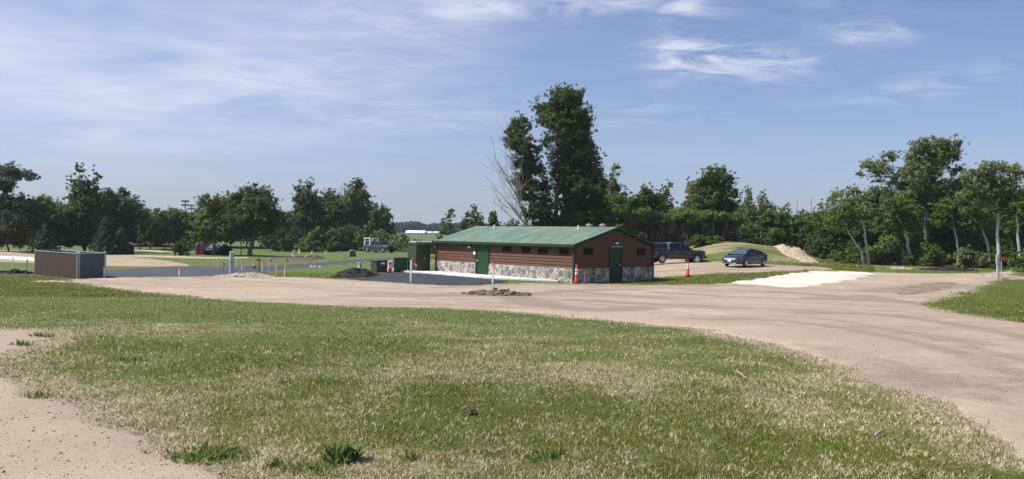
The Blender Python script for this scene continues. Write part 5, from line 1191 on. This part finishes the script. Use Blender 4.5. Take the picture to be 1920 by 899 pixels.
# ------------------------------------------------------------------ grass blades and straw mulch on the near lawn (nobody could count them)
def ground_samples(n, y0, y1, x0=-140, x1=2060, power=1.0):
    px = rng.uniform(x0, x1, n); py = y0+(y1-y0)*rng.uniform(0, 1, n)**power
    du, dv = px-CX, py-CY; u = (cr*du+sr*dv)/F; v = (-sr*du+cr*dv)/F
    d = 2.77/np.maximum(v, .02)*.5
    for _ in range(40): d = d*.5+.5*(HC-terrain(u*d, d))/v
    return np.stack([u*d, d], 1)
def blades(name, label, P, w, h, tint, mat, flat=0.0, lean=.45):
    n = len(P); Z = terrain(P[:, 0], P[:, 1])-.004; B = np.column_stack([P, Z]); t = rng.uniform(0, 2*PI, n)
    side = np.stack([np.cos(t), np.sin(t), np.zeros(n)], 1)*(w/2)[:, None]
    t2 = rng.uniform(0, 2*PI, n); k = np.abs(rng.normal(0, lean, n))+flat
    up = np.stack([np.cos(t2)*k, np.sin(t2)*k, np.ones(n)], 1); up /= np.linalg.norm(up, axis=1)[:, None]; up = up*h[:, None]
    if flat: up[:, 2] = np.abs(up[:, 2])+.012
    V = np.stack([B-side, B+side, B+up], 1).reshape(-1, 3)
    return tag(link(name, np_mesh(name, V, np.arange(n*3).reshape(n, 3), M[mat], np.repeat(tint, 3))), label, 'grass', kind='stuff')
excl = ['gravel_yard', 'gravel_path', 'bare_patch', 'asphalt_road', 'asphalt_pad']
def keep(P, soft=.0):
    m = np.ones(len(P), bool); fr = np.zeros(len(P))
    for z in excl:
        Z_ = ZONES[z]; Z_ = Z_[::max(1, len(Z_)//400)]; m &= ~pip(Z_, P+rng.normal(0, soft, P.shape)*rng.uniform(0, 1, (len(P), 1))**3*6)
        for k in range(5): fr += pip(Z_, P+rng.normal(0, .6, P.shape))/5
    return m, np.clip(fr, 0, 1)
P = np.concatenate([ground_samples(60000, 512, 558, -140, 640), ground_samples(370000, 556, 1010, -260, 2200), ground_samples(110000, 506, 640, 1680, 2500)])
k_, fr = keep(P, .12); P = P[k_]; fr = fr[k_]; pt = patch(P[:, 0], P[:, 1]); cl = fbm(P[:, 0]*5, P[:, 1]*5, 41, 3)
m = rng.uniform(0, 1, len(P)) < np.clip(1.05-1.0*pt+(cl-.5)*1.4, .05, 1)*np.clip(1.1-1.9*fr, .05, 1); G = P[m]; dd = np.hypot(G[:, 0], G[:, 1]); hh = fbm(G[:, 0]*.9, G[:, 1]*.9, 55, 3)
blades('grass', 'thin green grass over the near lawn and right bank', G, .0042+.00085*dd*.8, (.014+.046*hh)*rng.uniform(.6, 1.4, len(G))+.0006*dd, np.clip(.25+.9*(fbm(G[:, 0]*.5, G[:, 1]*.5, 61, 3)-.3)+rng.normal(0, .2, len(G)), 0, 1), 'blade', lean=.75)
P = ground_samples(45000, 445, 512, 1230, 1640); P = P[((P[:, 1] > 60) & (P[:, 1] < 84))]; P = P[~pip(ZONES['parking_lot'], P)]
blades('mound_grass', 'rough tufted grass over the mound behind the cars', P, np.full(len(P), .07), rng.uniform(.05, .30, len(P))*fbm(P[:, 0]*.5, P[:, 1]*2, 3, 3)*1.4, np.clip(rng.normal(.45, .3, len(P)), 0, 1), 'blade', lean=.7)
P = ground_samples(22000, 500, 545, 1180, 1560); P = P[~(pip(ZONES['gravel_yard'], P) | pip(ZONES['parking_lot'], P) | pip(ZONES['limestone_pad'], P))]; P = P[(P[:, 1] < 62)]
blades('strip_grass', 'grass on the strip beside the building', P, np.full(len(P), .045), rng.uniform(.03, .14, len(P)), np.clip(rng.normal(.4, .25, len(P)), 0, 1), 'blade', lean=.7)
P = np.concatenate([ground_samples(16000, 515, 562, -140, 640), ground_samples(260000, 560, 1010)]); k_, fr = keep(P, .16); P = P[k_]; fr = fr[k_]; pt = patch(P[:, 0], P[:, 1]); cl = fbm(P[:, 0]*6, P[:, 1]*6, 43, 3)
m = rng.uniform(0, 1, len(P)) < np.clip(pt*.95-.12+(cl-.5)*2.3+.4*fr, .04, 1); S = P[m]; dd = np.hypot(S[:, 0], S[:, 1])
blades('straw_mulch', 'pale straw mulch strewn over the near lawn', S, .006+.0010*dd, rng.uniform(.014, .042, len(S))+.0008*dd, rng.uniform(0, 1, len(S)), 'straw', 1.2, .9)
# loose stones on the gravel
P = np.concatenate([ground_samples(6000, 680, 1000, -100, 540), ground_samples(8000, 530, 900, 200, 2060)]); m = pip(ZONES['gravel_path'], P) | pip(ZONES['gravel_yard'], P); P = P[m]
dd = np.hypot(P[:, 0], P[:, 1]); r_ = (.002+.0003*dd)*rng.lognormal(0, .45, len(P)); Z = terrain(P[:, 0], P[:, 1])+np.where(pip(ZONES['gravel_path'], P), .019, .03)+r_*.25; B = np.column_stack([P, Z])
O6 = np.array([(1, 0, 0), (0, 1, 0), (-1, 0, 0), (0, -1, 0), (0, 0, .8), (0, 0, -.8)], float); V = (B[:, None]+(O6[None]+rng.normal(0, .25, (len(P), 6, 3)))*r_[:, None, None]).reshape(-1, 3)
f8 = np.array([(0, 1, 4), (1, 2, 4), (2, 3, 4), (3, 0, 4), (1, 0, 5), (2, 1, 5), (3, 2, 5), (0, 3, 5)]); Fp = (np.arange(len(P))[:, None, None]*6+f8[None]).reshape(-1, 3)
tag(link('loose_stones', np_mesh('loose_stones', V, Fp, M['pebble'])), 'loose small stones scattered on the gravel', 'stones', kind='stuff')
# weed clumps, each a plant
def weed(px, py, wpx, hpx, n, lab, broad=1.0, seed=0):
    rg = np.random.default_rng(seed); x, d = gp(px, py); z = float(terrain(x, d)); s = d/F; W = wpx*s/2; Hh = hpx*s
    Vs, Fs, ts = [], [], []; o = 0
    for k in range(n):
        a = rg.uniform(0, 2*PI); q = rg.uniform(0, 1)**.6; bx, by = math.cos(a)*W*q, math.sin(a)*W*q*.7
        t = rg.uniform(0, 2*PI); L = Hh*rg.uniform(.5, 1.15)*(1-.4*q); lean = rg.uniform(.2, 1.1); w = L*.085*broad*rg.uniform(.7, 1.4)
        dx, dy = math.cos(t)*lean, math.sin(t)*lean; sx, sy = -math.sin(t), math.cos(t)
        for i, f in enumerate((0, .35, .7, 1.0)):
            ww = w*(.5, 1.0, .75, .02)[i]; h = L*(f-.38*lean*f*f); r = L*f*f*.75+L*f*.25
            for sg in (-1, 1): Vs.append((bx+dx*r*.7+sx*ww*sg, by+dy*r*.7+sy*ww*sg, h))
        for i in range(3): Fs.append((o+2*i, o+2*i+1, o+2*i+3, o+2*i+2))
        o += 8; ts += [rg.uniform(0, 1)]*8
    o_ = link('weed_clump', np_mesh('weed_clump', Vs, Fs, M['weed'], ts)); o_.location = (x, d, z-.01); return tag(o_, lab, 'plant', 'weeds on the near lawn')
weed(400, 856, 170, 32, 330, 'wide low weed clump at the edge of the pink gravel path', 1.2, 1)
weed(640, 866, 70, 62, 85, 'tall broad leaved weed clump near the bottom of the photo', 1.1, 2)
weed(585, 882, 120, 24, 120, 'low weeds left of the tall broad leaved clump', 1.3, 3)
weed(40, 648, 44, 18, 70, 'dark grassy tuft left of another on the bare patch at the left edge', 1.0, 4)
weed(80, 632, 56, 15, 80, 'dark grassy tuft at the back right of the bare patch', 1.0, 5)
weed(70, 745, 60, 22, 50, 'sparse weed at the corner of the pink gravel path', 1.0, 6)
weed(1040, 860, 110, 26, 110, 'loose low weeds right of the centre at the bottom of the lawn', 1.2, 7)
weed(770, 862, 40, 34, 30, 'thin grassy weed right of the tall broad leaved clump', .8, 8)
weed(250, 678, 60, 18, 60, 'small tuft on the lawn right of the bare patch', .9, 9)
weed(520, 878, 60, 26, 90, 'small weeds between the wide low clump and the bottom edge', 1.2, 10)
weed(1720, 718, 44, 7, 60, 'small green tuft alone on the gravel at right', 1.0, 11)
weed(86, 527, 16, 9, 26, 'small weed at the foot of the slatted enclosure', 1.0, 12)
weed(1800, 552, 50, 10, 60, 'weeds where the right bank meets the gravel', 1.0, 13)
weed(1905, 510, 60, 16, 90, 'tall weeds behind the right pedestal', 1.0, 14)
# fallen stick
for a, c, r_, lab in (((418, 592), (446, 579), .012, 'thin pale stick lying on the lawn at left'), ((1380, 704), (1398, 715), .012, 'short pale stick on the lawn at right'), ((1640, 826), (1662, 812), .01, 'thin stick near the gravel edge at lower right')):
    g0, g1 = gp(*a), gp(*c); Vt, Ft = tubes([limb((g0[0], g0[1], float(terrain(*g0))+.03), (g1[0], g1[1], float(terrain(*g1))+.04), r_, r_*.5, -.1)]); tag(link('stick', np_mesh('stick', Vt, Ft, M['dead'])), lab, 'stick')
# ------------------------------------------------------------------ world: sky with thin cirrus laid out by direction
SUN_EL, SUN_AZ = math.radians(54), math.atan2(-.97, -.05)     # azimuth measured from +Y toward +X
w = bpy.data.worlds.new('World'); C.world = w; w.use_nodes = True; nt = NT(w.node_tree)
sky = nt.n.new('ShaderNodeTexSky'); sky.sky_type = 'NISHITA'; sky.sun_disc = False; sky.sun_elevation = SUN_EL; sky.sun_rotation = SUN_AZ
sky.altitude = 300; sky.air_density = 1.0; sky.dust_density = 1.6; sky.ozone_density = 1.5
g = nt.new('ShaderNodeTexCoord').outputs['Generated']; sx = nt.new('ShaderNodeSeparateXYZ'); nt.l.new(g, sx.inputs[0])
zz = nt.m('MAXIMUM', sx.outputs[2], 0.0); yy = nt.m('MAXIMUM', sx.outputs[1], .02)
U = nt.m('DIVIDE', sx.outputs[0], yy); Vv = nt.m('DIVIDE', zz, yy)          # tangents of azimuth and elevation
den = nt.m('ADD', zz, .10)
cmb = nt.new('ShaderNodeCombineXYZ'); nt.l.new(nt.m('DIVIDE', sx.outputs[0], den), cmb.inputs[0]); nt.l.new(nt.m('DIVIDE', sx.outputs[1], den), cmb.inputs[1])
def cn(scale, rot, sc, det=8, rough=.6, dist=.4):
    mp = nt.n.new('ShaderNodeMapping'); mp.inputs['Rotation'].default_value = (0, 0, rot); mp.inputs['Scale'].default_value = (*sc, 1); nt.l.new(cmb.outputs[0], mp.inputs[0])
    n = nt.new('ShaderNodeTexNoise', {'Scale': scale, 'Detail': det, 'Roughness': rough, 'Distortion': dist}); nt.l.new(mp.outputs[0], n.inputs['Vector']); return n.outputs['Fac']
n1 = cn(1.3, .35, (1, 1.3), 6, .5); n2 = cn(3.4, .5, (1, 1.5), 8, .64, .9); n3 = cn(.55, .1, (1, 1.2), 4)
tot = None
def blob(px, py, rx, ry, ang, k, src):
    global tot
    a, b = (px-CX)/F, (CY-py)/F; c, s = math.cos(ang), math.sin(ang)
    du, dv = nt.m('SUBTRACT', U, a), nt.m('SUBTRACT', Vv, b)
    p = nt.m('DIVIDE', nt.m('ADD', nt.m('MULTIPLY', du, c), nt.m('MULTIPLY', dv, s)), rx/F); q = nt.m('DIVIDE', nt.m('SUBTRACT', nt.m('MULTIPLY', dv, c), nt.m('MULTIPLY', du, s)), ry/F)
    r2 = nt.m('ADD', nt.m('MULTIPLY', p, p), nt.m('MULTIPLY', q, q)); gss = nt.m('EXPONENT', nt.m('MULTIPLY', r2, -1.0))
    v = nt.m('MULTIPLY', nt.m('MULTIPLY', gss, k), src); tot = v if tot is None else nt.m('ADD', tot, v)
soft = nt.ramp(n1, .25, .75); wisp = nt.ramp(n2, .42, .72); fine_ = nt.m('MULTIPLY', nt.ramp(n2, .36, .66), nt.ramp(n1, .3, .6))
for a in ((120, 60, 480, 180, 0, .95, soft), (60, 190, 360, 110, 0, .55, soft), (620, 110, 380, 150, .2, .65, soft), (430, 175, 420, 60, .05, .42, wisp), (800, 225, 180, 26, .12, .5, wisp), (620, 30, 160, 40, -.1, .45, wisp), (760, 90, 160, 50, .2, .3, wisp),
          (1040, 8, 230, 26, .05, .95, fine_), (900, 14, 100, 20, 0, .6, fine_), (1265, 60, 30, 90, -.25, .7, fine_), (1360, 105, 150, 34, -.12, 1.0, fine_), (1290, 90, 90, 45, .2, .55, fine_), (1480, 100, 80, 16, -.12, .6, fine_), (1600, 35, 110, 50, -.3, .6, fine_), (1590, 62, 40, 12, 0, .6, wisp), (1690, 45, 90, 20, .25, .35, wisp),
          (1300, 75, 75, 60, .1, .55, wisp), (1430, 105, 130, 26, -.1, .6, wisp), (1120, 10, 200, 22, 0, .5, wisp), (1790, 130, 150, 22, .2, .45, wisp), (1640, 170, 160, 24, .1, .32, wisp), (1200, 215, 160, 30, 0, .3, wisp), (1350, 275, 300, 40, 0, .18, soft), (300, 260, 500, 50, 0, .2, soft)): blob(*a)
cov = nt.m('MINIMUM', tot, .9)
front = nt.ramp(sx.outputs[1], .0, .1)                              # behind the viewer a plain even veil of the same cirrus
other = nt.m('MULTIPLY', nt.m('SUBTRACT', 1.0, front), nt.m('MULTIPLY', soft, .3)); cov = nt.m('ADD', nt.m('MULTIPLY', cov, front), other)
hz = nt.m('EXPONENT', nt.m('MULTIPLY', zz, -5.0))
skyc = nt.mix(1.0, sky.outputs[0], rgb(.90, .95, 1.20), 'MULTIPLY')
skyc = nt.mix(nt.m('MULTIPLY', hz, .42), skyc, rgb(4.2, 4.9, 6.2))
out = nt.mix(cov, skyc, rgb(6.2, 6.7, 8.0))
bg = nt.n['Background']; nt.set(bg.inputs['Color'], out); bg.inputs['Strength'].default_value = .080
# sun
sl = bpy.data.lights.new('sun', 'SUN'); sl.energy = 4.9; sl.angle = math.radians(.55); sl.color = (1.0, .955, .88)
so = bpy.data.objects.new('sun', sl); COL.objects.link(so)
sd = Vector((math.sin(SUN_AZ)*math.cos(SUN_EL), math.cos(SUN_AZ)*math.cos(SUN_EL), math.sin(SUN_EL)))
so.rotation_euler = sd.to_track_quat('Z', 'Y').to_euler(); so.location = (-30, 0, 40)
# haze: one closed box of even thin air
HAZE = 0.00017
if HAZE:
    hb = MB(); hb.box(((gx[0]+gx[-1])/2, (gy[0]+gy[-1])/2, 23.0), (gx[-1]-gx[0]+20, gy[-1]-gy[0]+20, 51.0)); hm = bpy.data.materials.new('thin_air'); hm.use_nodes = True; hn = NT(hm.node_tree); hn.n.remove(hn.n['Principled BSDF'])
    pv_ = hn.new('ShaderNodeVolumePrincipled', {'Color': rgb(.80, .88, 1.0), 'Density': HAZE, 'Anisotropy': .1}); hn.l.new(pv_.outputs[0], hn.n['Material Output'].inputs['Volume'])
    tag(hb.build('haze', hm), 'thin pale summer haze filling the air over the whole place', 'haze', kind='stuff')
# ------------------------------------------------------------------ camera and view
cam = bpy.data.cameras.new('camera'); cam.sensor_width = 36; cam.lens = 36*F/1920; cam.shift_y = -(449.5-CY)/1920; cam.clip_end = 6000; cam.clip_start = .1
co = bpy.data.objects.new('camera', cam); COL.objects.link(co)
X_, Y_, Z_ = Vector((cr, 0, sr)), Vector((-sr, 0, cr)), Vector((0, -1, 0))
co.matrix_world = Matrix(((X_.x, Y_.x, Z_.x, 0), (X_.y, Y_.y, Z_.y, 0), (X_.z, Y_.z, Z_.z, HC), (0, 0, 0, 1)))
C.camera = co
vs = C.view_settings; vs.view_transform = 'Standard'; vs.look = 'None'; vs.exposure = .50; vs.gamma = 1; vs.use_curve_mapping = False
C.cycles.max_bounces = 6; C.cycles.volume_bounces = 0; C.cycles.transparent_max_bounces = 8; C.cycles.use_denoising = True; C.cycles.denoiser = 'OPENIMAGEDENOISE'; C.cycles.denoising_input_passes = 'RGB_ALBEDO_NORMAL'; C.cycles.denoising_prefilter = 'ACCURATE'
